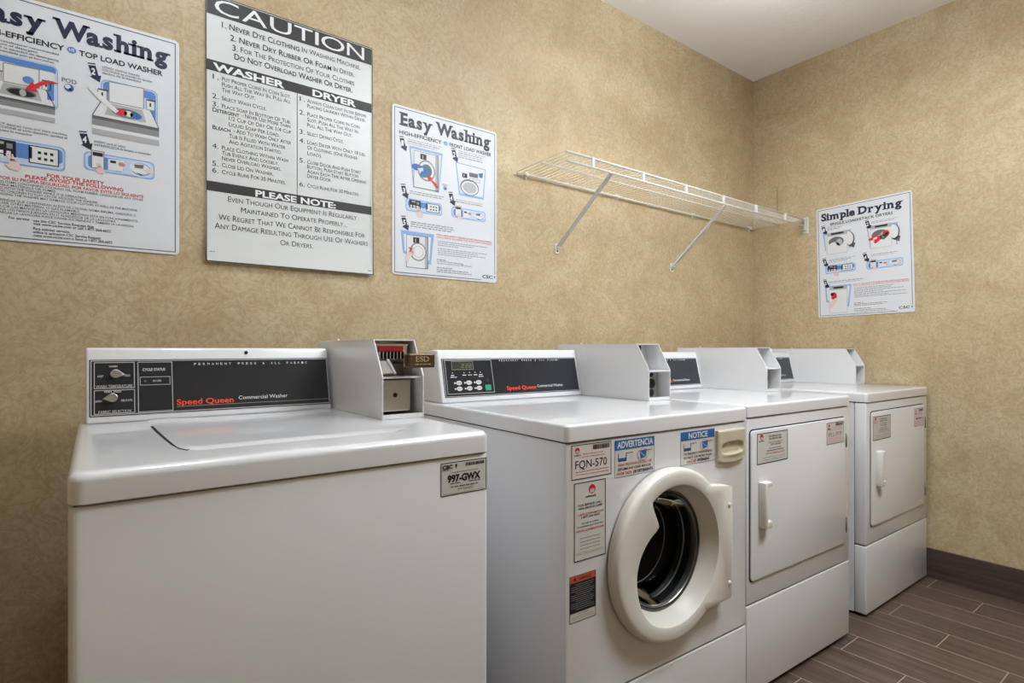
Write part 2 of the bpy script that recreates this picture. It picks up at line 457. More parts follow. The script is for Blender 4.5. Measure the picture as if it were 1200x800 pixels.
# ceiling lights (out of frame, two of them added as fill)
LAMP_LABEL = {'fill_pendant': 'white linear pendant light hung from the ceiling near the back wall, above the machines',
              'troffer': 'white rectangular panel light set in the ceiling over the floor before the machines',
              'fill_downlight': 'small square ceiling light above the left end of the back wall'}
for kind, lx, ly, lz, sx, sy, down, up_ in LAMPS:
    t = thing({'fill_pendant': 'fill_pendant_light', 'troffer': 'panel_light', 'fill_downlight': 'fill_downlight'}[kind], LAMP_LABEL[kind], 'ceiling light', (lx, ly, lz), 0)
    h0, h1 = (-.03, .03) if kind == 'fill_pendant' else (-.024, 0)
    bm = bm_new()
    for a in ((-sx/2-.008, sx/2+.008, -sy/2-.008, -sy/2), (-sx/2-.008, sx/2+.008, sy/2, sy/2+.008), (-sx/2-.008, -sx/2, -sy/2, sy/2), (sx/2, sx/2+.008, -sy/2, sy/2)):
        add_box(bm, *a, h0, h1, bev=.001, seg=1)
    add_box(bm, -sx/2, sx/2, -sy/2, sy/2, h1*.1-.004, h1*.1)
    obj('housing', bm, ALU, t)
    bm = bm_new(); add_box(bm, -sx/2+.001, sx/2-.001, -sy/2+.001, sy/2-.001, h0+.004, h0+.012, bev=.001, seg=1); obj('diffuser', bm, LAMPM, t)
    if kind == 'fill_pendant':
        for k in (-1, 1):
            bm = bm_new(); add_tube(bm, [(k*sx*.42, 0, .004), (k*sx*.42, 0, H-lz)], .0015, 6); obj('cable', bm, STEEL, t)
    for wt, rot, dz in ((down, 0, h0-.004), (up_, math.pi, h1+.004)):
        if not wt: continue
        ld = bpy.data.lights.new('lamp', 'AREA'); ld.shape = 'RECTANGLE'; ld.size = sx-.02; ld.size_y = sy-.02; ld.energy = wt; ld.color = COOL
        lo = bpy.data.objects.new('lamp', ld); COL.objects.link(lo); lo.parent = t; lo.location = (0, 0, dz); lo.rotation_euler = (rot, 0, 0)

# ------------------------------------------------------------------ washing machines and dryers
def fr(x, z, y): return (x, y, z)            # front-plane helper: (x, z, outward depth) -> local

def cabinet_bm(w, d, z0, z1, r=.012):
    bm = bm_new()
    add_prism(bm, rrect(0, w, 0, d, r, 4), lambda u, v, q: (u, v, q), z0, z1, bev=.0025, seg=2)
    return bm

def console(root, x0, x1, dfront, dtop, zt, h, dback, fx0, fx1, ft0, ft1):
    """sloping control console on the top panel; returns the part and its fascia frame of reference"""
    L = math.hypot(h, dtop-dfront)
    bm = bm_new()
    prof = [(dfront, zt), (dtop, zt+h), (dtop+.02, zt+h+.001), (dback, zt+h-.004), (dback, zt)]
    add_prism(bm, prof, lambda u, v, q: (q, u, v), x0, x1, bev=.006, seg=3)
    c = obj('console', bm, WHITE, root, smooth=True)
    up = Vector((0, dtop-dfront, h)).normalized()
    n = Vector((0, -up.z, up.y))
    O = Vector((0, dfront, zt))
    def P(x, t, off): return O+Vector((x, 0, 0))+up*t+n*off
    # trim rim and black fascia
    bm = bm_new()
    def quad(x0, x1, t0, t1): return [(x0, t0), (x1, t0), (x1, t1), (x0, t1)]
    add_prism(bm, quad(fx0, fx1, ft0, ft1), lambda u, v, q: P(u, v, q), -.002, .0012, bev=.0006, seg=1)
    obj('fascia', bm, BLACK, c)
    return c, P, up, n

def fascia_print(P, up, x0, x1, t0, t1):
    return Print(P(x0, t1, .0014), (1, 0, 0), -up, x1-x0, t1-t0)

def coin_box(root, w, b, zt, style, right=None):
    """open-fronted coin meter case standing at the right end of the top panel"""
    x1 = w+b; x0 = x1-.1051; th = .0028
    d0, ds, sh, dt, ht, db = .2642, .2642, .0967, .3117, .1808, .70
    prof = [(d0, 0), (ds, sh), (dt, ht), (db, ht), (db, 0)]
    bm = bm_new()
    f = lambda u, v, q: (q, u, v+zt)
    add_prism(bm, prof, f, x0, x0+th, bev=.0008, seg=1)                     # left cheek
    add_prism(bm, prof, f, x1-th, x1, bev=.0008, seg=1)                     # right cheek
    add_box(bm, x0, x1, dt, db, zt+ht-th, zt+ht, bev=.0006, seg=1)          # top
    add_box(bm, x0+th, x1-th, db-th, db, zt+.001, zt+ht-th)                 # back
    add_box(bm, x0+th, x1-th, d0+.002, db-th, zt+.0006, zt+.006)            # bottom tray with lip
    add_box(bm, x0+th, x1-th, d0+.0005, d0+.0035, zt+.0006, zt+.011)
    box = obj('coin_box', bm, WHITE_BOX, root)
    # stud on top
    bm = bm_new(); add_lathe(bm, [(.0035, 0), (.0035, .004), (.002, .006)], lambda a, c, h: (x0+.02+a, .59+c, zt+ht+h), 12, closed_start=True, closed_end=True)
    obj('stud', bm, WHITE_BOX, box)
    bm = bm_new()
    if style == 'slide':
        add_box(bm, x0+th, x1-th, d0+.012, d0+.09, zt+.0915, zt+.0955)                  # divider ledge
        add_box(bm, x0+th, x1-th, d0+.088, d0+.091, zt+.011, zt+.0915)                  # plate behind the vault
        obj('divider', bm, WHITE_BOX, box)
        bm = bm_new(); add_box(bm, x0+.004, x1-.019, d0+.030, d0+.0865, zt+.014, zt+.087, bev=.003, seg=2)
        v = obj('vault_door', bm, STEEL, box)
        bm = bm_new()
        add_lathe(bm, [(.0052, 0), (.0052, .0012), (.004, .0016)], lambda a, c, h: (x0+.046+a, d0+.0298-h, zt+.052+c), 20, closed_end=True)
        obj('keyhole', bm, DARK, box)
        bm = bm_new()
        add_box(bm, x0+.010, x1-.012, d0+.060, d0+.12, zt+.140, zt+.172, bev=.0015, seg=1)        # body of the slide
        for k in range(8):
            add_box(bm, x0+.0165+k*.0088, x0+.0195+k*.0088, d0+.050, d0+.062, zt+.134, zt+.152, bev=.0008, seg=1)
        add_box(bm, x0+.008, x1-.012, d0+.056, d0+.062, zt+.1665, zt+.1705, bev=.0006, seg=1)
        add_box(bm, x0+.006, x0+.016, d0+.048, d0+.060, zt+.130, zt+.136, bev=.001, seg=1)
        add_box(bm, x1-.026, x1-.016, d0+.048, d0+.060, zt+.130, zt+.136, bev=.001, seg=1)
        obj('coin_slide', bm, CHROME, box)
        bm = bm_new(); add_box(bm, x0+.017, x1-.026, d0+.054, d0+.061, zt+.1525, zt+.166, bev=.001, seg=1)
        obj('coin_strip', bm, REDPLATE, box)
        bm = bm_new(); add_box(bm, x0+.017, x1-.026, d0+.0585, d0+.0615, zt+.136, zt+.1525)
        obj('coin_slots', bm, DARK, box)
        bm = bm_new()                                                                    # sloping chute plate below the slots
        add_prism(bm, [(d0+.05, zt+.132), (d0+.012, zt+.104), (d0+.014, zt+.102), (d0+.054, zt+.130)], lambda u, v, q: (q, u, v), x0+.004, x0+.034, bev=.0005, seg=1)
        add_prism(bm, [(d0+.048, zt+.136), (d0+.008, zt+.104), (d0+.012, zt+.100), (d0+.052, zt+.130)], lambda u, v, q: (q, u, v), x0+.033, x0+.039, bev=.0005, seg=1)
        obj('chute', bm, STEEL, box)
        bm = bm_new(); add_box(bm, x0+th, x1-th, d0+.10, d0+.103, zt+.0955, zt+ht-th); obj('back_plate', bm, STEEL, box)
        # slide tongue and handle reaching out of the case
        bm = bm_new(); add_box(bm, x0+.052, x1-.010, d0-.030, d0+.06, zt+.124, zt+.131, bev=.0015, seg=1); obj('slide_tongue', bm, RUBBER, box)
        bm = bm_new()
        add_box(bm, x0+.044, x1+.006, d0-.042, d0-.030, zt+.1165, zt+.1485, bev=.003, seg=2)
        add_box(bm, x0+.040, x0+.052, d0-.034, d0-.022, zt+.118, zt+.147, bev=.003, seg=2)
        hd = obj('slide_handle', bm, BRONZE, box)
        pr = Print((x0+.044, d0-.0421, zt+.1485), (1, 0, 0), (0, 0, -1), x1+.006-x0-.044, .032)
        pr.text('ESD', .26, .76, .56, .36, CHROME, .02, part='handle_lettering'); pr.greek(.22, .86, .80, .1, CHROME, part='handle_lettering')
        pr.build(box)
    else:
        add_box(bm, x0+th, x1-th, d0+.0008, d0+.085, zt+.0915, zt+.0955)                  # divider ledge
        add_prism(bm, [(d0+.085, zt+.0955), (d0+.105, zt+ht-th), (d0+.108, zt+ht-th), (d0+.088, zt+.0955)], lambda u, v, q: (q, u, v), x0+th, x1-th)
        obj('divider', bm, WHITE_BOX, box)
        bm = bm_new(); add_box(bm, x0+th, x1-.012, d0+.042, d0+.085, zt+.008, zt+.0905, bev=.002, seg=1); obj('vault_door', bm, STEEL, box)
        bm = bm_new()
        ctr = lambda h0: (lambda a, c, h: (x0+.060+a, d0+.042-h, zt+h0+c))
        add_lathe(bm, [(.016, 0), (.016, .004), (.012, .006), (.008, .006), (.007, .003)], ctr(.052), 24, closed_end=True)
        add_lathe(bm, [(.012, 0), (.012, .003), (.008, .004)], ctr(.022), 24, closed_end=True)
        add_lathe(bm, [(.007, 0), (.007, .003)], ctr(.080), 20, closed_end=True)
        obj('lock', bm, RUBBER, box)
        bm = bm_new(); add_box(bm, x0+th+.001, x0+.030, d0+.056, d0+.0845, zt+.150, zt+.176, bev=.001, seg=1); obj('bracket', bm, DARK, box)
    return box

def sticker(root, name, x0, x1, z0, z1, m, border=INK, bw=.012, y=0.0, rot=0):
    bm = bm_new(); add_prism(bm, rrect(x0, x1, z0, z1, .003, 3), fr, y-.0004, y+.0002)
    s = obj(name, bm, m, root)
    p = Print((x0, y-.0004, z1), (1, 0, 0), (0, 0, -1), x1-x0, z1-z0)
    if border: p.frame(0, 1, 0, 1, bw, border, 0, 'border')
    return s, p

def barcode(p, s0, s1, t0, t1):
    x = s0
    while x < s1:
        w = random.choice((.006, .01, .016)); p.rect(x, min(x+w, s1), t0, t1, INK, 1, 'lettering'); x += w+random.choice((.005, .008, .012))

def laundry_logo(p, s, t, r):
    """round red emblem with pale arches over a dark word"""
    k = p.W/p.H
    p.ell(s, t, r, r*k, REDINK, 1, 'lettering')
    for dx in (-.42, .0, .42):
        p.ell(s+dx*r, t+.35*r*k, .16*r, .5*r*k, LABELP, 2, 'lettering', 12)

def brand_line(pr, kind, w_spd, t, h):
    pass

def fascia_common(pr, x0, W, tH, kind, sp0, sp1, c1, base):
    pass

ROOTS = {}
# ---- 1. the top-loading washer
def top_loader():
    w, d, zs, zt = .6513, .70, .8836, .9256
    root = thing('washing_machine', 'white top loading washer nearest the camera, coin slide with bronze handle on its top', 'washing machine', (-3.2585, -.8989, 0), -.0041, 'white coin operated laundry machines in a row')
    obj('cabinet', cabinet_bm(w, d, .035, zs-.0015), WHITE, root, smooth=True)
    bm = bm_new(); add_box(bm, .03, w-.03, .03, d-.03, 0, .04); obj('base', bm, DARK, root)
    bm = bm_new(); add_box(bm, .006, w-.006, .006, d-.006, zs-.004, zs+.006); obj('seam_shade', bm, DARK, root)  # dark filler, paints the shade line under the top panel
    bm = bm_new(); add_pillow(bm, -.001, w+.001, -.005, d, zs+.0012, zt, .020, .012)
    obj('top_panel', bm, WHITE, root, smooth=True)
    bm = bm_new(); add_prism(bm, [(.1212, .45), (.1232, .35), (.1268, .25), (.1308, .17), (.136, .122), (.145, .1005), (.16, .12), (.2, .45)], lambda u, v, q: (u, v, q), zt-.001, zt+.0006)
    obj('lid_gap', bm, DARK, root)
    # lid: slightly dished rounded panel
    bm = bm_new()
    nx, ny = 28, 26; lx0, lx1, ly0, ly1 = .1215, .535, .092, .556
    gv = []
    for j in range(ny+1):
        row = []
        for i in range(nx+1):
            u, v = i/nx, j/ny
            left = lx0+.010*(1-v)**2+.0035*(1-v)
            x = left+(lx1-left)*u; y = ly0+(ly1-ly0)*v
            if v < .12:                                  # rounded front corners
                k = (1-v/.12); c = 1-math.sqrt(max(0, 1-k*k))
                x = (left+c*.03)+(lx1-left-c*.06)*u
            e = min(u, 1-u)*3.2; ef = v*2.2
            rim = 1-min(1, min(e, ef))
            z = zt+.0008+.0022*rim**1.5+(.0 if (0 < i < nx and 0 < j) else -.003)
            row.append(bm.verts.new((x, y, z)))
        gv.append(row)
    for j in range(ny):
        for i in range(nx): bm.faces.new((gv[j][i], gv[j][i+1], gv[j+1][i+1], gv[j+1][i]))
    low = {}
    edge = [gv[0][i] for i in range(nx+1)]+[gv[j][nx] for j in range(1, ny+1)]+[gv[ny][i] for i in range(nx-1, -1, -1)]+[gv[j][0] for j in range(ny-1, 0, -1)]
    lo = [bm.verts.new((v.co.x, v.co.y, zt-.004)) for v in edge]
    for i in range(len(edge)):
        k = (i+1) % len(edge); bm.faces.new((edge[i], lo[i], lo[k], edge[k]))
    bm.faces.new(lo)
    obj('lid', bm, WHITE, root, smooth=True)
    # console
    c, P, up, n = console(root, .0125, .5395, .5613, .5976, zt, .1607, .69, .0195, .5365, .0145, .1385)
    pr = fascia_print(P, up, .0195, .5365, .0145, .1385)
    Wf, Hf = pr.W, pr.H
    S_ = lambda x: (x-.0195)/Wf
    Tt = lambda t: (.1385-t)/Hf
    pr.frame(.004, .996, .016, .984, .0035, SILVER, 1, 'trim_lines')
    for a in ((.0275, .101, .0745, .1325), (.0275, .101, .0195, .0715), (.1065, .1738, .0195, .1325)):
        pr.frame(S_(a[0]), S_(a[1]), Tt(a[3]), Tt(a[2]), .0028, SILVER, 1, 'trim_lines')
    pr.frame(S_(.1105), S_(.1692), Tt(.0985), Tt(.0795), .0022, SILVER, 1, 'trim_lines')
    tx = lambda s, x0, x1, t, h, m, b=0.0: pr.text(s, S_(x0), S_(x1), Tt(t), h/Hf, m, b)
    tx('WARM', .054, .069, .1210, .0042, WPRINT); tx('HOT', .034, .044, .0995, .0042, WPRINT); tx('COLD', .080, .092, .1005, .0042, WPRINT)
    tx('WASH TEMPERATURE', .031, .0965, .0765, .0058, SILVER, .01)
    tx('PERM. PRESS', .046, .076, .0655, .0042, WPRINT); tx('NORMAL', .030, .043, .0455, .0042, WPRINT); tx('DELICATE', .0755, .096, .0455, .0042, WPRINT)
    tx('FABRIC SELECTION', .0355, .0935, .0215, .0055, SILVER, .01)
    tx('CYCLE STATUS', .1160, .1595, .1120, .0058, WPRINT, .01); tx('IN USE', .1355, .1515, .0868, .0042, WPRINT)
    pr.ell(S_(.1205), Tt(.0888), .0045, .0045*Wf/Hf, GREYINK, 1, 'lettering')
    tx('Speed Queen', .1810, .3005, .0318, .0122, BRAND, .018); tx('Commercial Washer', .3120, .4270, .0375, .0088, WPRINT)
    pr.rect(S_(.181), S_(.5345), Tt(.0285), Tt(.0278), SILVER, 1, 'trim_lines')
    x = .2185
    for word in ('PERMANENT', 'PRESS', '&', 'ALL', 'FABRIC'):
        for ch in word:
            pr.text(ch, S_(x), S_(x+.0045), Tt(.1235), .0052/Hf, WPRINT); x += .0094
        x += .0105
    pr.build(c)
    # knobs with a pointer tip
    for kx, kt, ang in ((.0655, .1055, -8), (.0600, .0535, 188)):
        bm = bm_new(); a = math.radians(ang)
        def fk(r, s, h):
            q = (r*math.cos(a)-s*math.sin(a), r*math.sin(a)+s*math.cos(a)); v = P(kx+q[0], kt+q[1], .0012+h); return (v.x, v.y, v.z)
        out = [(.0095*math.cos(math.radians(t)), .0095*math.sin(math.radians(t))) for t in range(50, 311, 20)]+[(.0185, 0)]
        add_prism(bm, out, fk, 0, .011, bev=.0014, seg=2)
        obj('knob', bm, STEEL, c)
    bm = bm_new(); add_lathe(bm, [(.0042, .0), (.0042, .0016), (.003, .0022)], lambda a, q, h: tuple(P(.3340+a, .1535+q, h)), 16, closed_end=True); obj('screw_hole', bm, DARK, c)
    coin_box(root, w, .0014, zt, 'slide')
    s, p = sticker(root, 'service_sticker', .5425, .6450, .8125, .8742, LABEL, bw=.014)
    p.text('CSC', .03, .25, .19, .105, INK, .055); p.poly([(.30, .08), (.35, .08), (.33, .20), (.31, .16)], INK, 1, 'lettering')
    p.greek(.04, .2, .245, .04, GREYINK); barcode(p, .53, .95, .07, .17)
    p.greek(.2, .8, .33, .022, GREYINK)
    p.text('997-GWX', .14, .86, .60, .20, INK, .045)
    p.greek(.2, .42, .67, .04, GREYINK); p.greek(.6, .85, .67, .04, GREYINK)
    p.greek(.2, .82, .775, .05, GREYINK); p.text('877-264-6622', .36, .70, .875, .06, GREYINK, .01)
    p.greek(.06, .95, .955, .03, PALEGREY)
    p.build(s)

# ---- shared by the front loader and the two dryers
def flat_top(root, w, d, zs, zt):
    bm = bm_new(); add_box(bm, .006, w-.006, .006, d-.006, zs-.004, zs+.006); obj('seam_shade', bm, DARK, root)  # dark filler that colours the shaded seam below the top
    bm = bm_new(); add_pillow(bm, -.001, w+.0005, -.004, d, zs+.0015, zt, .012, .0075)
    obj('top_panel', bm, WHITE, root, smooth=True)

def fascia_console(root, w, b, zt, kind):
    c, P, up, n = console(root, .0125, w-.105+b-.0015, .5613, .5976, zt, .1607, .69, .0245, w-.1165+b, .0165, .1375)
    x1 = w-.1165+b
    pr = fascia_print(P, up, .0245, x1, .0165, .1375)
    Wf, Hf = pr.W, pr.H; S_ = lambda x: (x-.0245)/Wf; Tt = lambda t: (.1375-t)/Hf
    pr.frame(.004, .996, .016, .984, .003, SILVER, 1, 'trim_lines')
    pr.frame(S_(.034), S_(.2065), Tt(.1325), Tt(.0265), .0028, SILVER, 1, 'trim_lines')
    tx = lambda s, a, e, t, h, m, bo=0.0: pr.text(s, S_(a), S_(e), Tt(t), h/Hf, m, bo)
    tx('Speed Queen', .2550, .3780, .0315, .0122, BRAND, .018)
    tx('Commercial Washer' if kind == 'washer' else 'Commercial Dryer', .3830, .4980, .036, .0088, WPRINT)
    x = .2385
    for word in ('PERMANENT', 'PRESS', '&', 'ALL', 'FABRIC'):
        for ch in word:
            pr.text(ch, S_(x), S_(x+.0045), Tt(.1265), .0052/Hf, WPRINT); x += .0092
        x += .0100
    # read-out window, lamps and key legends
    pr.rect(S_(.0575), S_(.1365), Tt(.129), Tt(.1015), LCD, 1, 'display'); pr.frame(S_(.0575), S_(.1365), Tt(.129), Tt(.1015), .0028, MIDGREY, 2, 'display')
    for k, dx in enumerate((.074, .0925, .108, .1205)):
        if k == 0: continue
        for a in ((dx, dx+.009, .1205, .1195), (dx, dx+.009, .1145, .1135), (dx, dx+.009, .109, .108), (dx, dx+.001, .1145, .108), (dx+.008, dx+.009, .12, .1145)):
            pr.rect(S_(a[0]), S_(a[1]), Tt(a[2]), Tt(a[3]), LCDSEG, 2, 'display')
    for dx in (.058, .0995, .120, .1405, .1605):
        pr.ell(S_(dx), Tt(.0925), .003, .003*Wf/Hf, WPRINT, 1, 'lettering', 10)
        pr.greek(S_(dx-.006), S_(dx+.007), Tt(.083), .0035/Hf, WPRINT)
    pr.greek(S_(.050), S_(.072), Tt(.0775), .003/Hf, WPRINT); pr.greek(S_(.152), S_(.170), Tt(.0775), .003/Hf, WPRINT)
    pr.build(c)
    for r, t in enumerate((.0605, .0425)):
        for q, kx in enumerate((.0775, .1135, .1495)):
            bm = bm_new()
            fk = lambda u, v, h: tuple(P(kx+u, t+v, .0012+h))
            add_prism(bm, [(.0105*math.cos(math.radians(a)), .0068*math.sin(math.radians(a))) for a in range(0, 360, 20)], fk, 0, .0018, bev=.0006, seg=1)
            add_prism(bm, [(-.0145+.003*math.cos(math.radians(a)), .003*math.sin(math.radians(a))) for a in range(0, 360, 40)], fk, 0, .0008)
            bt = obj('button', bm, GREYKEY, c)
            p2 = Print(P(kx-.0105, t+.0068, .0030), (1, 0, 0), -up, .021, .0136)
            p2.greek(.2, .8, .60, .2, GREYINK); p2.build(c, {'lettering': 'button_legend'})
    bm = bm_new(); add_prism(bm, rrect(-.011, .011, -.009, .009, .003, 3), lambda u, v, h: tuple(P(.1835+u, .0425+v, .0012+h)), 0, .0016, bev=.0005, seg=1)
    obj('start_button', bm, GREENKEY, c)
    bm = bm_new(); add_prism(bm, rrect(-.006, .006, -.006, .006, .002, 3), lambda u, v, h: tuple(P(.184+u, .066+v, .0012+h)), 0, .001, bev=.0003, seg=1)
    obj('indicator', bm, RUBBER, c)
    return c

def front_loader():
    w, d, zs, zt = .6847, .70, .8783, .9179; mz = .0029
    root = thing('washing_machine', 'white front loading washer with round porthole door, second machine from the left', 'washing machine', (-2.4109, -.9096, mz), -.0275, 'white coin operated laundry machines in a row')
    zl = .2986
    # body behind the front panel, then front panel wrapping round the corners
    bm = bm_new()                                        # hollow casing, open behind the porthole
    add_box(bm, .002, .006, .032, d, .02, zs-.0015); add_box(bm, w-.006, w-.002, .032, d, .02, zs-.0015); add_box(bm, .006, w-.006, d-.004, d, .02, zs-.0015)
    add_box(bm, .006, w-.006, .032, d-.004, .02, .024); add_box(bm, .006, w-.006, .032, d-.004, zs-.006, zs-.0015)
    obj('cabinet', bm, WHITE, root)
    bm = bm_new(); add_box(bm, .004, w-.004, .012, .032, zl-.012, zl+.012); add_box(bm, .006, w-.006, .012, .034, zs-.012, zs-.003); add_box(bm, .03, w-.03, .04, d-.03, -mz, .0195); obj('base', bm, DARK, root)
    # front panel with a round opening for the door
    cx, cz, R = .333, .579, .155
    bm = bm_new()
    px0, px1, pz0, pz1 = .0, w, zl+.002, zs-.0015
    n = 96; ring = []; rect = []
    for k in range(n):
        t = 2*math.pi*k/n; c_, s_ = math.cos(t), math.sin(t)
        ring.append((cx+R*c_, cz+R*s_))
        kx = ((px1-cx) if c_ > 0 else (px0-cx))/c_ if abs(c_) > 1e-6 else 1e9
        kz = ((pz1-cz) if s_ > 0 else (pz0-cz))/s_ if abs(s_) > 1e-6 else 1e9
        k_ = min(kx, kz); rect.append([cx+k_*c_, cz+k_*s_])
    for X, Z in ((px0, pz0), (px1, pz0), (px0, pz1), (px1, pz1)):
        i = min(range(n), key=lambda j: (rect[j][0]-X)**2+(rect[j][1]-Z)**2); rect[i] = [X, Z]
    e = .007
    A = [bm.verts.new((x, .03, z)) for x, z in ring]; B = [bm.verts.new((x, 0, z)) for x, z in ring]
    C = [bm.verts.new((min(max(x, px0+e), px1-e), 0, min(max(z, pz0+e*.4), pz1-e*.4))) for x, z in rect]
    C2 = [bm.verts.new((min(max(x, px0+e*.3), px1-e*.3), e*.3, min(max(z, pz0+e*.1), pz1-e*.1))) for x, z in rect]
    D = [bm.verts.new((x, e, z)) for x, z in rect]; E_ = [bm.verts.new((x, .0305, z)) for x, z in rect]
    for P_, Q_ in ((A, B), (B, C), (C, C2), (C2, D), (D, E_)):
        for k in range(n): bm.faces.new((P_[k], P_[(k+1) % n], Q_[(k+1) % n], Q_[k]))
    obj('front_panel', bm, WHITE, root, smooth=True)
    bm = bm_new(); add_box(bm, 0, w, 0, .0305, .022, zl-.002, bev=.004, seg=3); obj('lower_panel', bm, WHITE, root, smooth=True)
    flat_top(root, w, d, zs, zt)
    fascia_console(root, w, .0063, zt, 'washer')
    coin_box(root, w, .0063, zt, 'plain')
    # drum seen through the glass
    F = lambda a, b_, h: (cx+a, h, cz+b_)
    bm = bm_new(); add_lathe(bm, [(.170, .085), (.172, .092), (.185, .098), (.215, .112), (.215, .33), (.16, .345), (.06, .335), (.001, .335)], F, 72)
    obj('drum', bm, DRUM, root, smooth=True)
    for k in range(3):                                   # lifters
        bm = bm_new(); a = 2*math.pi*(k/3+.06)
        add_prism(bm, [(-.03, .20), (.03, .20), (.012, .155), (-.012, .155)], lambda u, v, q: (cx+v*math.cos(a)-u*math.sin(a), q, cz+v*math.sin(a)+u*math.cos(a)), .115, .32, bev=.004, seg=1)
        obj('drum_lifter', bm, RUBBER, root, smooth=True)
    bm = bm_new(); add_lathe(bm, [(.156, .014), (.153, .04), (.150, .055), (.141, .062), (.139, .068), (.143, .074), (.160, .080), (.172, .086)], F, 72); obj('door_seal', bm, RUBBER, root, smooth=True)
    # door ring
    door = None
    knots = [(0, .17), (118, .17), (123, .168), (125.5, .150), (127, .122), (130, .106), (137, .106), (148, .114), (160, .124), (170, .133), (184, .144), (200, .153), (220, .164), (236, .17), (360, .17)]
    def rin(t):
        g = math.degrees(t) % 360
        for (a, ra), (b_, rb) in zip(knots, knots[1:]):
            if a <= g <= b_:
                k = (g-a)/(b_-a); k = k*k*(3-2*k) if (a >= 118 and b_ <= 130) else k
                return ra+(rb-ra)*k
    bm = bm_new()
    prof = [(.2095, -.0035), (.2105, -.008), (.2105, -.020), (.2095, -.0255), (.2070, -.0300), (.2030, -.0328), (.196, -.0340), (.1875, -.0345), (lambda t: rin(t)+.002, -.0345),
            (rin, -.0335), (lambda t: min(rin(t)*.985, .165), -.020), (lambda t: min(rin(t)*.98, .157), -.006), (lambda t: min(rin(t)*.975, .150), .006), (lambda t: min(rin(t)*.98, .1475), .013), (.158, .013)]
    add_lathe(bm, prof, F, 288)
    door = obj('door', bm, CREAM, root, smooth=True)
    bm = bm_new()                                        # hinge plate flush with the ring, to the right
    arc = [(cx+.1765*math.cos(math.radians(g)), cz+.1765*math.sin(math.radians(g))) for g in range(-56, 53, 4)]
    add_prism(bm, [(.452, .7315), (.552, .7185), (.560, .716), (.563, .709), (.563, .430), (.560, .4235), (.552, .4205), (.446, .4180)]+arc, fr, -.0348, -.004, bev=.0012, seg=2)
    obj('hinge_plate', bm, CREAM, door, smooth=True)
    for z in (.669, .462):
        bm = bm_new(); add_lathe(bm, [(.0062, -.0335), (.0062, -.0355), (.004, -.038), (.001, -.0385)], lambda a, b_, h: (.548+a, h, z+b_), 16, closed_end=True); obj('screw', bm, CREAM, door, smooth=True)
    # glass bowl with its rims
    bm = bm_new(); add_lathe(bm, [(.1445, .014), (.141, .006), (.137, .009), (.130, .040), (.120, .075), (.110, .090), (.088, .098), (.045, .102), (.001, .103), (.001, .1005), (.045, .0995), (.087, .0955), (.1075, .088), (.117, .073), (.1265, .039), (.133, .012), (.140, .014)], F, 72)
    obj('door_glass', bm, GLASS, door, smooth=True)
    bm = bm_new(); add_lathe(bm, [(.1405, .012), (.1395, .0105), (.1385, .012), (.1395, .0145)], F, 72); add_lathe(bm, [(.1340, .046), (.1320, .0445), (.1310, .047), (.1335, .050)], F, 72); add_lathe(bm, [(.1100, .0905), (.1080, .0895), (.1070, .0915), (.1095, .0935)], F, 72)
    obj('glass_rim', bm, STEEL, door, smooth=True)
    bm = bm_new(); add_lathe(bm, [(.1490, .010), (.1475, .0085), (.1440, .010), (.1410, .016), (.1380, .026), (.1400, .030), (.150, .02)], F, 72); obj('rim_gasket', bm, RIMG, door, smooth=True)
    # detergent drawer front with a scooped grip
    bm = bm_new()
    dx0, dx1, dz0, dz1 = .5385, .6660, .7690, .8610
    nx, nz = 40, 30; gv = []
    def hgt(u, v):
        o = .010
        g = ((u-.52)/.40)**2; vv = (v-.41-.06*(1-min(1, g)))/.185
        k = g*g+vv**4
        if k < 1: o -= .0085*min(1, (1-k)*2.2)*(1 if vv > -.2 else .9)
        else:
            lip = math.exp(-((v-.22-.03*(1-g))/.045)**2)*max(0, 1-g*.9); o += .003*lip
        return o
    for j in range(nz+1):
        row = []
        for i in range(nx+1):
            u, v = i/nx, j/nz
            zb = dz0+.010*(2*u-1)**2
            row.append(bm.verts.new((dx0+(dx1-dx0)*u, -hgt(u, v) if 0 < i < nx and 0 < j < nz else -.0075, zb+(dz1-zb)*v)))
        gv.append(row)
    for j in range(nz):
        for i in range(nx): bm.faces.new((gv[j][i], gv[j][i+1], gv[j+1][i+1], gv[j+1][i]))
    edge = gv[0]+[gv[j][nx] for j in range(1, nz+1)]+gv[nz][nx-1::-1]+[gv[j][0] for j in range(nz-1, 0, -1)]
    lo = [bm.verts.new((v.co.x, .001, v.co.z)) for v in edge]
    for i in range(len(edge)):
        k = (i+1) % len(edge); bm.faces.new((edge[i], lo[i], lo[k], edge[k]))
    obj('detergent_drawer', bm, BEIGE, root, smooth=True)
    # stickers
    s, p = sticker(root, 'number_sticker', .0165, .1385, .7965, .8725, LABELP, bw=.014)
    laundry_logo(p, .14, .17, .055); p.text('COINMACH', .06, .22, .33, .045, INK, .02)
    barcode(p, .53, .96, .05, .19)
    p.greek(.27, .78, .30, .03, PINKINK); p.greek(.18, .84, .385, .03, PINKINK)
    p.text('FQN-570', .09, .88, .69, .225, INK)
    p.greek(.1, .93, .80, .035, PINKINK); p.greek(.1, .93, .885, .035, PINKINK); p.build(s)
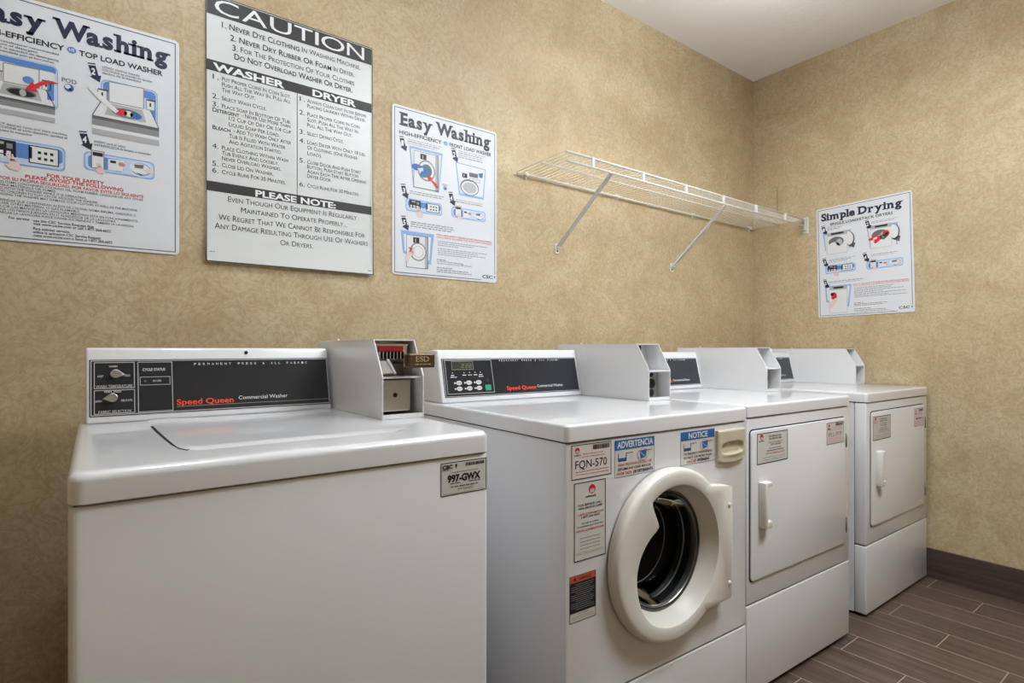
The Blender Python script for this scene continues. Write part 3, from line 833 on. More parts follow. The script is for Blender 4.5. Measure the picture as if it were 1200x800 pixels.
    def warn(x0, x1, z0, z1, head, lines):
        s, p = sticker(root, 'notice_sticker', x0, x1, z0, z1, LABEL, border=BLUEINK, bw=.006)
        p.rect(0, 1, 0, .265, BLUEINK, 1, 'illustration'); p.text(head, .06 if len(head) > 8 else .22, .96 if len(head) > 8 else .78, .215, .165, WPRINT, .02, l=2)
        p.line([(.09, .36), (.09, .57), (.28, .57), (.28, .36)], .012, INK, 1); p.rect(.10, .27, .49, .565, BLUEINK, 1); p.seg((.28, .37), (.45, .37), .012, GREYINK, 1)
        p.ell(.70, .47, .15, .165, PINKINK, 1); p.ell(.70, .47, .138, .15, LABEL, 2)
        p.poly([(.61, .36), (.79, .34), (.78, .56), (.63, .58)], BLUEINK, 3); p.seg((.78, .37), (.93, .36), .012, GREYINK, 3)
        p.seg((.60, .37), (.78, .57), .012, PALEGREY, 4)
        for k, (txt, m, b_) in enumerate(lines): p.text(txt[0], .08, txt[1], .71+k*.115, .07, m, b_)
        return s, p
    s, p = warn(.1495, .2876, .7846, .8704, 'ADVERTENCIA', [(('PARA PREVENIR EXCESO DE', .92), ORANGE, .005), (('ESPUMA NO USAR MAS DE', .90), INK, .01)])
    p.text('1/4 DE TAZA', .05, .42, .945, .075, REDINK, .02); p.text('DE DETERGENTE', .46, .96, .945, .075, INK, .03); p.build(s)
    s, p = warn(.3895, .5328, .7840, .8690, 'NOTICE', [(('TO PREVENT OVERSUDSING', .92), INK, .005), (('DO NOT USE MORE THAN', .90), INK, .01)])
    p.text('1/4 CUP', .18, .44, .945, .075, REDINK, .02); p.text('DETERGENT', .48, .84, .945, .075, INK, .03); p.build(s)
    s, p = sticker(root, 'service_sticker', .0240, .1205, .6174, .7892, LABEL, bw=.022)
    laundry_logo(p, .56, .105, .105); p.text('coinmach', .35, .68, .205, .026, INK, .03)
    p.text('FOR SERVICE CALL', .13, .87, .305, .024, INK, .02); p.text('PARA SERVICIO LLAME', .13, .88, .345, .024, INK, .02)
    p.text('1-877-COINMACH', .10, .92, .425, .024, REDINK, .02); p.text('1-877-264-6622', .22, .80, .46, .024, INK, .02)
    p.text('E-mail us online:', .25, .77, .535, .018, INK, .02); p.text('O solicitelo por internet:', .08, .92, .575, .018, INK, .02)
    p.text('WWW.COINMACH.COM', .06, .93, .63, .024, REDINK, .02)
    for k in range(4): p.greek(.18, .82, .72+k*.045, .010, GREYINK)
    p.greek(.06, .93, .90, .006, GREYINK); p.greek(.06, .93, .918, .006, GREYINK); p.build(s)
    s, p = sticker(root, 'warning_sticker', .0110, .0895, .4878, .5890, LABEL, bw=.016)
    p.rect(.02, .98, .012, .15, ORANGE, 1); p.text('WARNING', .34, .80, .115, .055, INK, .02, l=2); p.poly([(.12, .11), (.26, .11), (.19, .03)], INK, 2)
    p.rect(.02, .98, .15, .80, INK, 1)
    for k in range(13):
        p.greek(.06 if k % 4 else .22, (.93, .88, .8, .92)[k % 4], .21+k*.044, .012, PALEGREY, l=2)
    p.text('AVERTISSEMENT', .3, .75, .85, .02, INK); p.greek(.08, .92, .90, .01, GREYINK); p.greek(.08, .92, .94, .01, GREYINK); p.build(s)

def dryer(loc, rz, w, mz, b, label, dx0, dx1, hx0, hx1, s1, s2, number):
    d, zs, zt, zl = .70, .8783, .9179, .2986
    root = thing('tumble_dryer', label, 'tumble dryer', (loc[0], loc[1], mz), rz, 'white coin operated laundry machines in a row')
    bm = bm_new(); add_box(bm, .002, w-.002, .045, d, .02, zs-.0015, bev=.002, seg=1); obj('cabinet', bm, WHITE, root)
    bm = bm_new(); add_box(bm, .006, w-.006, .012, .05, .024, zs-.004); add_box(bm, .03, w-.03, .05, d-.03, -mz, .03); obj('base', bm, DARK, root)
    bm = bm_new(); add_box(bm, 0, w, 0, .0435, zl+.002, zs-.0015, bev=.0055, seg=3); obj('front_panel', bm, WHITE, root, smooth=True)
    bm = bm_new(); add_box(bm, 0, w, 0, .0435, .022, zl-.002, bev=.0045, seg=3); obj('lower_panel', bm, WHITE, root, smooth=True)
    for fx in (.05, w-.05):
        bm = bm_new(); add_lathe(bm, [(.016, -mz), (.016, .010), (.008, .012), (.008, .024)], lambda a, q, h: (fx+a, .06+q, h), 16, closed_start=True, closed_end=True); obj('foot', bm, RUBBER, root)
    flat_top(root, w, d, zs, zt)
    fascia_console(root, w, b, zt, 'dryer')
    coin_box(root, w, b, zt, 'plain')
    dz0, dz1 = .3705, .8385
    bm = bm_new(); add_prism(bm, rrect(dx0-.0035, dx1+.002, dz0-.003, dz1+.0035, .017, 6), fr, -.0006, .001); obj('door_gap', bm, DARK, root)
    bm = bm_new(); add_prism(bm, rrect(dx0, dx1, dz0, dz1, .015, 6), fr, -.006, .0005, bev=.0035, seg=3); door = obj('door', bm, WHITE, root, smooth=True)
    y = -.006
    # pull handle: an upright grip along the left, carried on two wedge ends, open to the right
    bm = bm_new(); hz0, hz1 = .533, .676
    a, c = hx0, hx0+.044
    add_prism(bm, [(a, y+.0005), (a+.003, y-.023), (a+.014, y-.025), (a+.013, y-.010), (a+.012, y+.0005)], lambda u, v, q: (u, v, q), hz0+.002, hz1-.002, bev=.0025, seg=2)
    for z0, z1 in ((hz0, hz0+.022), (hz1-.014, hz1)):
        add_prism(bm, [(a+.001, y+.0005), (a+.003, y-.023), (a+.020, y-.0255), (c-.002, y-.022), (c, y-.010), (c, y+.0005)], lambda u, v, q: (u, v, q), z0, z1, bev=.0025, seg=2)
    add_prism(bm, rrect(a+.005, c, hz0+.004, hz1-.004, .006, 4), fr, y-.0025, y+.0005, bev=.001, seg=1)
    obj('handle', bm, CREAM, door, smooth=True)
    for z0, z1 in ((.7265, .7785), (.4100, .4680)):
        bm = bm_new(); add_box(bm, dx1-.001, dx1+.006, -.0068, -.0002, z0, z1, bev=.001, seg=1)
        add_tube(bm, [(dx1+.002, -.0068, z0+.001), (dx1+.002, -.0068, z1-.001)], .0024, 8); obj('hinge', bm, HINGE, door)
    s, p = sticker(door, 'service_sticker', *s1, LABEL, bw=.014, y=y)
    laundry_logo(p, .14, .13, .05); p.text('coinmach', .05, .23, .27, .04, INK, .02)
    p.text('FOR SERVICE CALL', .37, .79, .16, .045, INK, .02); p.text('PARA SERVICIO LLAME', .37, .79, .245, .045, INK, .02)
    p.text('1-877-COINMACH', .36, .83, .36, .045, PINKINK, .02); p.text('1-877-264-6622', .43, .76, .435, .045, INK, .01)
    p.greek(.38, .78, .545, .03, GREYINK); p.greek(.32, .86, .62, .03, INK); p.text('WWW.COINMACH.COM', .27, .9, .715, .05, PINKINK, .02)
    p.greek(.16, .9, .82, .015, GREYINK); p.greek(.16, .9, .90, .015, GREYINK)
    p.build(door, {'lettering': 'service_lettering', 'border': 'service_border'})
    s, p = sticker(door, 'number_sticker', *s2, LABELP, bw=.014, y=y)
    laundry_logo(p, .14, .17, .055); p.rect(.06, .22, .27, .32, INK, 1, 'lettering'); barcode(p, .52, .95, .05, .18)
    p.greek(.27, .85, .26, .03, PINKINK); p.greek(.2, .9, .36, .03, PINKINK)
    if number: p.text(number, .12, .86, .66, .2, GREYINK)
    else: p.greek(.14, .84, .62, .12, GREYINK)
    for k in range(3): p.greek(.1, .92, .75+k*.08, .03, PINKINK)
    p.build(door, {'lettering': 'number_lettering', 'border': 'number_border'})

top_loader()
front_loader()
dryer((-1.6023, -.8605), -.0300, .6797, -.0066, .0100, 'white dryer between the porthole washer and the corner dryer, third machine from the left',
      .0140, .6390, .0530, .1500, (.0450, .2260, .7300, .8270), (.4910, .6200, .7490, .8270), 'PLL-919')
dryer((-.7047, -.8578), -.0092, .6827, -.0108, .0067, 'white dryer standing in the corner against the right wall, farthest machine from the camera',
      .0400, .6370, .0780, .1800, (.0480, .2290, .7210, .8190), (.5010, .6140, .7420, .8250), None)

# ------------------------------------------------------------------ wall signs
def sheet(root, O, ux, W, Hh, r, th, m, un):
    """rounded flat board, O = top left corner on the wall plane"""
    bm = bm_new(); O = Vector(O); ux = Vector(ux).normalized(); un = Vector(un)
    add_prism(bm, rrect(0, W, -Hh, 0, r, 5), lambda u, v, q: tuple(O+ux*u+Vector((0, 0, v))+un*q), .0005, th, bev=.0006, seg=1)
    return obj('board', bm, m, root)

def step_arrow(p, s, t, num, k=1.0):
    p.poly([(s-.018*k, t-.030*k), (s+.016*k, t-.034*k), (s+.030*k, t+.006*k), (s+.042*k, t+.003*k), (s+.036*k, t+.034*k), (s-.012*k, t+.017*k), (s-.001*k, t+.013*k)], NAVY, 1)
    p.seg((s-.021*k, t-.038*k), (s+.015*k, t-.042*k), .006*k, NAVY, 1)
    p.text(num, s-.004*k, s+.015*k, t+.006*k, .026*k, WPRINT, .03, l=2, part='illustration')

def hand(p, s, t, k=1.0):
    p.poly([(s, t), (s+.03*k, t+.004*k), (s+.055*k, t+.04*k), (s+.04*k, t+.06*k), (s-.005*k, t+.055*k), (s-.03*k, t+.035*k), (s-.012*k, t+.03*k)], SKIN, 5)
    for dx in (-.01, .004, .018): p.seg((s+dx*k, t+.012*k), (s+(dx-.012)*k, t-.022*k), .010*k, SKIN, 5)

def top_washer_pic(p, s0, s1, tl, tb, k, clothes):
    """drawing of a top loader with its lid up, body s0..s1 and from tl (lid top) to tb"""
    w = s1-s0; h = tb-tl
    t1 = tl+.37*h; t2 = tl+.68*h
    p.poly([(s0+.24*w, tl+.02*h), (s0+.76*w, tl), (s0+.76*w, t1), (s0+.24*w, t1+.01*h)], OFFW, 3)
    p.line([(s0+.24*w, tl+.02*h), (s0+.76*w, tl), (s0+.76*w, t1), (s0+.24*w, t1+.01*h)], .005, MIDGREY, 4, closed=True)
    for a in (.08, .80):
        p.rect(s0+a*w, s0+(a+.13)*w, tl+.20*h, t1, OFFW, 3); p.rect(s0+(a+.05)*w, s0+(a+.075)*w, tl+.24*h, t1-.06*h, INK, 4); p.line([(s0+a*w, tl+.2*h), (s0+(a+.13)*w, tl+.2*h), (s0+(a+.13)*w, t1), (s0+a*w, t1)], .004, MIDGREY, 4, closed=True)
        p.seg((s0+a*w, tl+.19*h), (s0+(a+.15)*w, tl+.19*h), .006, INK, 4)
    p.poly([(s0+.14*w, t1), (s0+.86*w, t1), (s1, t2), (s0, t2)], OFFW, 3)
    p.line([(s0+.14*w, t1), (s0, t2), (s1, t2), (s0+.86*w, t1)], .005, GREYINK, 4)
    p.poly([(s0+.24*w, t1+.03*h), (s0+.74*w, t1+.03*h), (s0+.80*w, t2-.06*h), (s0+.18*w, t2-.06*h)], PALEGREY, 4)
    p.ell((s0+s1)/2, (t1+t2)/2, .22*w, .08*h, GREYINK, 5); p.ell((s0+s1)/2, (t1+t2)/2+.008*h, .19*w, .062*h, INK if not clothes else MIDGREY, 5.5)
    if clothes:
        p.ell(s0+.42*w, (t1+t2)/2, .09*w, .06*h, REDINK, 6); p.ell(s0+.53*w, (t1+t2)/2, .07*w, .05*h, OFFW, 6); p.ell(s0+.64*w, (t1+t2)/2+.01*h, .09*w, .06*h, BLUEINK, 6)
    else:
        p.ell(s0+.52*w, (t1+t2)/2, .05*w, .07*h, PALEGREY, 6)
    p.rect(s0, s1, t2, t2+.05*h, GREYINK, 4); p.rect(s0, s1, t2+.05*h, tb, PALEGREY, 3); p.rect(s0, s1, t2+.05*h, t2+.16*h, MIDGREY, 4); p.rect(s0, s1, t2+.16*h, t2+.22*h, OFFW, 4)

def front_washer_pic(p, s0, s1, t0, t1, cx, cy, rx, ry, open_):
    p.rect(s0, s1, t0, t1, OFFW, 3); p.frame(s0, s1, t0, t1, .005, MIDGREY, 4); p.rect(s1-.03, s1, t0, t1, PALEGREY, 4)
    p.rect(s0+.06, s0+.115, t0+.012, t0+.045, INK, 5); p.rect(s0+.08, s0+.085, t0+.02, t0+.04, OFFW, 6)
    p.ell(cx, cy, rx, ry, MIDGREY, 5); p.ell(cx, cy, rx*.85, ry*.85, OFFW, 6); p.ell(cx, cy, rx*.62, ry*.62, GREYINK if open_ else PALEGREY, 7)
    if not open_: p.ell(cx, cy, rx*.56, ry*.56, OFFW, 8)

def control_pill(p, s0, s1, t0, t1):
    p.rr(s0, s1, t0, t1, .025, SKYINK, 1); p.rr(s0+.007, s1-.007, t0+.006, t1-.006, .022, PALEBLUE, 2); p.rr(s0+.02, s1-.012, t0+.012, t1-.03, .018, MIDBLUE, 2.5)
    w = s1-s0; h = t1-t0
    p.rect(s0+.09*w, s0+.40*w, t0+.08*h, t0+.72*h, INK, 3)
    for k in range(3):
        p.rect(s0+(.12+.085*k)*w, s0+(.17+.085*k)*w, t0+.50*h, t0+.62*h, OFFW, 4); p.rect(s0+(.12+.085*k)*w, s0+(.17+.085*k)*w, t0+.66*h, t0+.80*h, OFFW, 4)
    p.rect(s0+.16*w, s0+.26*w, t0+.16*h, t0+.26*h, PALEGREY, 4); p.rect(s0+.29*w, s0+.36*w, t0+.20*h, t0+.40*h, MIDGREY, 4)
    p.rect(s0+.55*w, s0+.92*w, t0+.12*h, t0+.84*h, OFFW, 3); p.frame(s0+.55*w, s0+.92*w, t0+.12*h, t0+.84*h, .005, INK, 4); p.rect(s0+.55*w, s0+.59*w, t0+.20*h, t0+.66*h, INK, 4)
    for r in range(2):
        for k in range(3): p.rect(s0+(.66+.075*k)*w, s0+(.70+.075*k)*w, t0+(.32+.24*r)*h, t0+(.43+.24*r)*h, INK, 5)
    hand(p, s0+.34*w, t0+.78*h, .8)

def pay_pill(p, s0, s1, t0, t1):
    p.rr(s0, s1, t0, t1, .025, SKYINK, 1); p.rr(s0+.007, s1-.007, t0+.006, t1-.006, .022, PALEBLUE, 2); p.rr(s0+.02, s0+.55*(s1-s0), t0+.014, t1-.012, .018, MIDBLUE, 2.5); w = s1-s0; h = t1-t0
    p.rect(s0+.10*w, s0+.28*w, t0-.12*h, t1-.14*h, OFFW, 3); p.frame(s0+.10*w, s0+.28*w, t0-.12*h, t1-.14*h, .004, GREYINK, 4); p.rect(s0+.12*w, s0+.26*w, t0-.03*h, t0+.18*h, INK, 4)
    p.poly([(s0+.33*w, t0+.22*h), (s0+.56*w, t0+.18*h), (s0+.54*w, t0+.80*h), (s0+.33*w, t0+.84*h)], OFFW, 3); p.rect(s0+.36*w, s0+.44*w, t0+.28*h, t0+.42*h, INK, 4)
    p.ell(s0+.52*w, t0+.42*h, .05*w, .12*h, PINKINK, 4)
    p.ell(s0+.80*w, t0+.52*h, .17*w, .44*h, OFFW, 3); p.ell(s0+.80*w, t0+.52*h, .15*w, .38*h, SKYINK, 4); p.ell(s0+.79*w, t0+.50*h, .14*w, .30*h, OFFW, 5)
    p.poly([(s0+.70*w, t0+.30*h), (s0+.84*w, t0+.24*h), (s0+.83*w, t0+.46*h), (s0+.71*w, t0+.48*h)], GREYINK, 6); p.poly([(s0+.72*w, t0+.72*h), (s0+.84*w, t0+.82*h), (s0+.80*w, t0+.86*h)], INK, 6)
    p.poly([(s0+.82*w, t0+.50*h), (s0+.98*w, t0+.40*h), (s0+.99*w, t0+.62*h), (s0+.90*w, t0+.66*h)], SKIN, 7)
    hand(p, s0+.20*w, t0+.70*h, .55)

def washing_sign(x0, label, kind):
    W, Hh, zt = .4548, .5990, 1.9464
    root = thing('wall_sign', label, 'sign', (x0, 0, zt-Hh), 0, 'laundry instruction signs on the walls')
    sheet(root, (0, 0, Hh), (1, 0, 0), W, Hh, .012, .003, SIGN, (0, -1, 0))
    p = Print((0, -.003, Hh), (1, 0, 0), (0, 0, -1), W, Hh)
    p.frame(.019, .981, .014, .988, .0042 if kind == 'top' else .005, NAVY, 0, 'border')
    D = GREYINK
    if kind == 'top':
        p.text('Easy Washing', .055, .952, .121, .070, NAVY, .042, slab=True)
        p.text('HIGH-EFFICIENCY', .062, .440, .179, .022, INK, .025); p.ell(.472, .167, .021, .0135, MIDBLUE, 1); p.text('HE', .460, .484, .172, .011, OFFW, .02, l=2)
        p.text('TOP LOAD WASHER', .505, .912, .181, .022, INK, .025)
        p.text('USE manufacturer recommended', .125, .415, .2035, .0085, D, .01); p.text('amount of detergent', .125, .325, .2165, .0085, D, .01)
        p.text('USAR la cantidad de detergente', .125, .415, .2300, .0085, D, .01); p.text('recomendada por el fabricante', .125, .395, .2430, .0085, D, .01)
        step_arrow(p, .075, .232, '1')
        p.rr(.105, .412, .252, .440, .03, SKYINK, 1); p.rr(.109, .408, .2545, .436, .028, PALEBLUE, 2); p.rr(.113, .404, .258, .290, .02, MIDBLUE, 3); p.rr(.118, .398, .283, .435, .01, OFFW, 3.5)
        p.rect(.365, .395, .318, .40, MIDBLUE, 4)
        top_washer_pic(p, .115, .399, .283, .492, 1, False)
        p.ell(.285, .335, .030, .022, OFFW, 7); p.ell(.285, .336, .024, .015, MIDBLUE, 8)
        p.text('POD', .428, .494, .3090, .017, D, .01); p.ell(.460, .330, .022, .0165, BLUEINK, 1); p.ell(.455, .326, .013, .009, OFFW, 2); p.ell(.466, .335, .007, .006, INK, 2)
        p.poly([(.420, .3225), (.375, .320), (.335, .332), (.312, .348), (.300, .340), (.270, .378), (.325, .378), (.318, .366), (.340, .347), (.378, .330)], REDINK, 9)
        step_arrow(p, .565, .243, '2')
        p.text('LOAD clothes loosely', .612, .795, .2095, .0085, D, .01); p.text('COLOQUE las prendas sin apretar', .612, .858, .2225, .0085, D, .01); p.text('dentro de la lavadora', .612, .800, .2350, .0085, D, .01)
        p.rr(.606, .886, .258, .440, .03, SKYINK, 1); p.rr(.611, .881, .262, .435, .028, PALEBLUE, 2); p.rr(.616, .876, .266, .435, .025, MIDBLUE, 2.3); p.rr(.64, .85, .30, .435, .02, PALEBLUE, 2.6)
        top_washer_pic(p, .565, .893, .259, .506, 1, True)
        p.poly([(.548, .300), (.600, .325), (.690, .385), (.676, .398), (.590, .350), (.545, .312)], OFFW, 7)
        step_arrow(p, .075, .555, '3')
        p.text('SELECT desired cycle and start machine', .125, .452, .5360, .0085, D, .01); p.text('SELECCIONE el ciclo deseado, apriete el', .125, .452, .5490, .0085, D, .01); p.text('comienzo la maquina', .125, .300, .5625, .0085, D, .01)
        control_pill(p, .095, .444, .588, .690)
        step_arrow(p, .525, .545, '4')
        p.text('INSERT card or coins', .575, .722, .5420, .0090, D, .01); p.text('INTRODUZCA la tarjeta o monedas', .575, .850, .5560, .0090, D, .01)
        pay_pill(p, .526, .870, .586, .666)
        p.text('FOR YOUR SAFETY', .364, .622, .7220, .0145, REDINK, .018); p.text('PLEASE AVOID THE FOLLOWING', .272, .713, .7380, .0135, REDINK, .018)
        p.text('POR SU PROPIA SEGURIDAD, POR FAVOR EVITE LO SIGUIENTE', .168, .813, .7560, .0125, REDINK, .01)
        for k, (txt, e) in enumerate((('WASHING ITEMS CONTAINING COOKING OIL, FOAM RUBBER, GASOLINE OR ANY OTHER', .813), ('FLAMMABLE MATERIALS OR FUMES.', .404), ('OPENING WITH THE WASHER WHILE IT IS OPERATING.', .540), ('ALLOWING CHILDREN TO PLAY ON OR AROUND THE WASHER.', .592), ('OVERLOADING THE WASHER MAY DAMAGE YOUR CLOTHES AS WELL AS THE MACHINE.', .784))):
            p.text(txt, .105, e, .7695+k*.0125, .0092, D, .005)
        for k, (txt, e) in enumerate((('LAVAR PRENDAS QUE CONTENGAN ACEITE DE COCINA, GOMA ESPUMA, GASOLINA O', .775), ('CUALQUIER OTRO MATERIAL O GAS FLAMABLE.', .510), ('INTRODUCIR LAS MANOS EN LA LAVADORA MIENTRAS ESTA EN FUNCIONAMIENTO.', .787), ('DEJAR QUE LOS NINOS JUEGUEN EN O ALREDEDOR DE LA LAVADORA.', .678), ('SOBRECARGAR LA LAVADORA PUEDE DANAR SUS PRENDAS Y TAMBIEN LA LAVADORA.', .767))):
            p.text(txt, .105, e, .8430+k*.0125, .0092, D, .005)
        p.text('For service', .205, .289, .9120, .0098, NAVY, .01); p.text('use the CSC Service Request App', .306, .574, .9140, .0105, NAVY, .01); p.text('visit www.cscsw.com or call 1-877-264-6622', .306, .653, .9265, .0105, NAVY, .01)
        p.text('Para solicitar servicio,', .306, .464, .9470, .0105, NAVY, .01); p.text('utilice la aplicacion CSC Service Request', .306, .606, .9610, .0105, NAVY, .01); p.text('visite www.cscsw.com o llame al 1-877-264-6622', .306, .660, .9745, .0105, NAVY, .01)
    else:
        p.text('Easy Washing', .059, .938, .113, .070, CHAR, .042, slab=True)
        p.text('HIGH-EFFICIENCY', .060, .440, .169, .022, CHAR, .02); p.ell(.478, .158, .021, .0135, SKYINK, 1); p.text('FRONT LOAD WASHER', .515, .940, .169, .022, CHAR, .02)
        step_arrow(p, .082, .228, '1', 1.1)
        p.greek(.130, .44, .192, .007, PALEGREY); p.greek(.130, .42, .204, .007, MIDGREY); p.greek(.130, .40, .216, .007, PALEGREY)
        p.poly([(.146, .226), (.450, .226), (.417, .470), (.182, .470)], SKYINK, 1); p.poly([(.160, .240), (.435, .240), (.410, .468), (.190, .468)], OFFW, 2)
        front_washer_pic(p, .184, .412, .246, .468, .300, .355, .080, .064, True)
        p.poly([(.166, .335), (.205, .325), (.250, .332), (.300, .330), (.338, .352), (.320, .372), (.290, .395), (.245, .400), (.240, .378), (.262, .362), (.200, .365), (.170, .355)], BLUEINK, 9)
        p.poly([(.215, .352), (.268, .342), (.270, .362), (.230, .366)], OFFW, 10); p.poly([(.262, .384), (.300, .378), (.295, .397), (.250, .400)], GREENINK, 10)
        p.poly([(.408, .445), (.400, .430), (.345, .400), (.352, .388), (.300, .388), (.322, .415), (.334, .407), (.392, .448)], REDINK, 11)
        p.text('POD', .450, .498, .422, .010, D); p.ell(.473, .437, .018, .013, SKYINK, 1); p.ell(.478, .441, .010, .007, BLUEINK, 2)
        step_arrow(p, .555, .222, '2', 1.1)
        p.greek(.605, .87, .186, .007, PALEGREY); p.greek(.605, .85, .199, .007, MIDGREY); p.greek(.605, .84, .212, .007, PALEGREY); p.greek(.605, .85, .225, .007, MIDGREY)
        p.poly([(.575, .258), (.882, .262), (.860, .462), (.610, .462)], SKYINK, 1); p.poly([(.583, .264), (.872, .268), (.850, .450), (.620, .450)], SIGN, 2)
        p.rect(.640, .690, .318, .346, INK, 3); p.rect(.655, .66, .324, .340, OFFW, 4); p.rect(.710, .800, .305, .332, GREYINK, 3); p.rect(.715, .825, .340, .362, OFFW, 3); p.frame(.715, .825, .340, .362, .004, MIDGREY, 4)
        p.ell(.715, .403, .095, .052, GREYINK, 3); p.ell(.715, .405, .085, .045, OFFW, 4); p.ell(.715, .405, .068, .035, PALEGREY, 5)
        p.poly([(.800, .280), (.862, .268), (.855, .330), (.815, .335)], OFFW, 5); p.poly([(.805, .300), (.852, .290), (.845, .325), (.815, .325)], BLUEINK, 6)
        step_arrow(p, .095, .508, '3', 1.1); p.greek(.150, .47, .498, .007, MIDGREY); p.greek(.150, .45, .511, .007, MIDGREY)
        control_pill(p, .115, .445, .540, .615)
        step_arrow(p, .528, .500, '4', 1.1); p.greek(.575, .85, .498, .007, PALEGREY); p.greek(.575, .84, .510, .007, MIDGREY)
        pay_pill(p, .535, .880, .542, .610)
        step_arrow(p, .098, .696, '5', 1.1); p.greek(.16, .55, .682, .008, MIDGREY); p.greek(.16, .56, .695, .008, MIDGREY); p.greek(.16, .54, .708, .008, MIDGREY)
        p.poly([(.072, .735), (.370, .735), (.340, .925), (.092, .868)], SKYINK, 1); p.poly([(.098, .756), (.342, .756), (.325, .900), (.108, .855)], OFFW, 2)
        front_washer_pic(p, .120, .314, .756, .952, .225, .853, .075, .056, False)
        p.text('X', .138, .182, .862, .030, REDINK, .03, l=9); p.poly([(.110, .90), (.135, .858), (.165, .848), (.185, .868), (.160, .885), (.128, .925)], SKIN, 9)
        p.text('FOR YOUR SAFETY PLEASE AVOID THE FOLLOWING', .395, .940, .738, .0095, REDINK, .01); p.text('POR SU PROPIA SEGURIDAD, POR FAVOR EVITE LO SIGUIENTE', .395, .948, .752, .0085, REDINK, .005)
        for k, e in enumerate((.90, .75, .60)): p.greek(.405, e, .775+k*.012, .0055, MIDGREY)
        for k, e in enumerate((.90, .80, .88, .74)): p.greek(.405, e, .820+k*.012, .0055, MIDGREY)
        p.greek(.395, .48, .889, .006, GREYINK); p.text('use the CSC Service Request App', .395, .650, .900, .008, NAVY); p.text('visit www.cscsw.com or call 1-877-264-6622', .395, .735, .912, .008, NAVY)
        p.greek(.395, .55, .938, .006, GREYINK); p.greek(.395, .70, .951, .006, GREYINK); p.greek(.395, .735, .963, .006, GREYINK)
        p.rect(.835, .992, .945, .990, SIGN, 1, 'border'); p.text('CSC', .845, .955, .974, .020, INK, .03, l=2); p.poly([(.967, .954), (.985, .954), (.978, .974), (.970, .968)], MIDBLUE, 2)
    p.build(root)

washing_sign(-3.0328-.4548, 'white sign with navy border, leftmost on the back wall, cut by the frame', 'top')
washing_sign(-2.3806, 'white sign with grey title, on the back wall right of the caution notice', 'front')

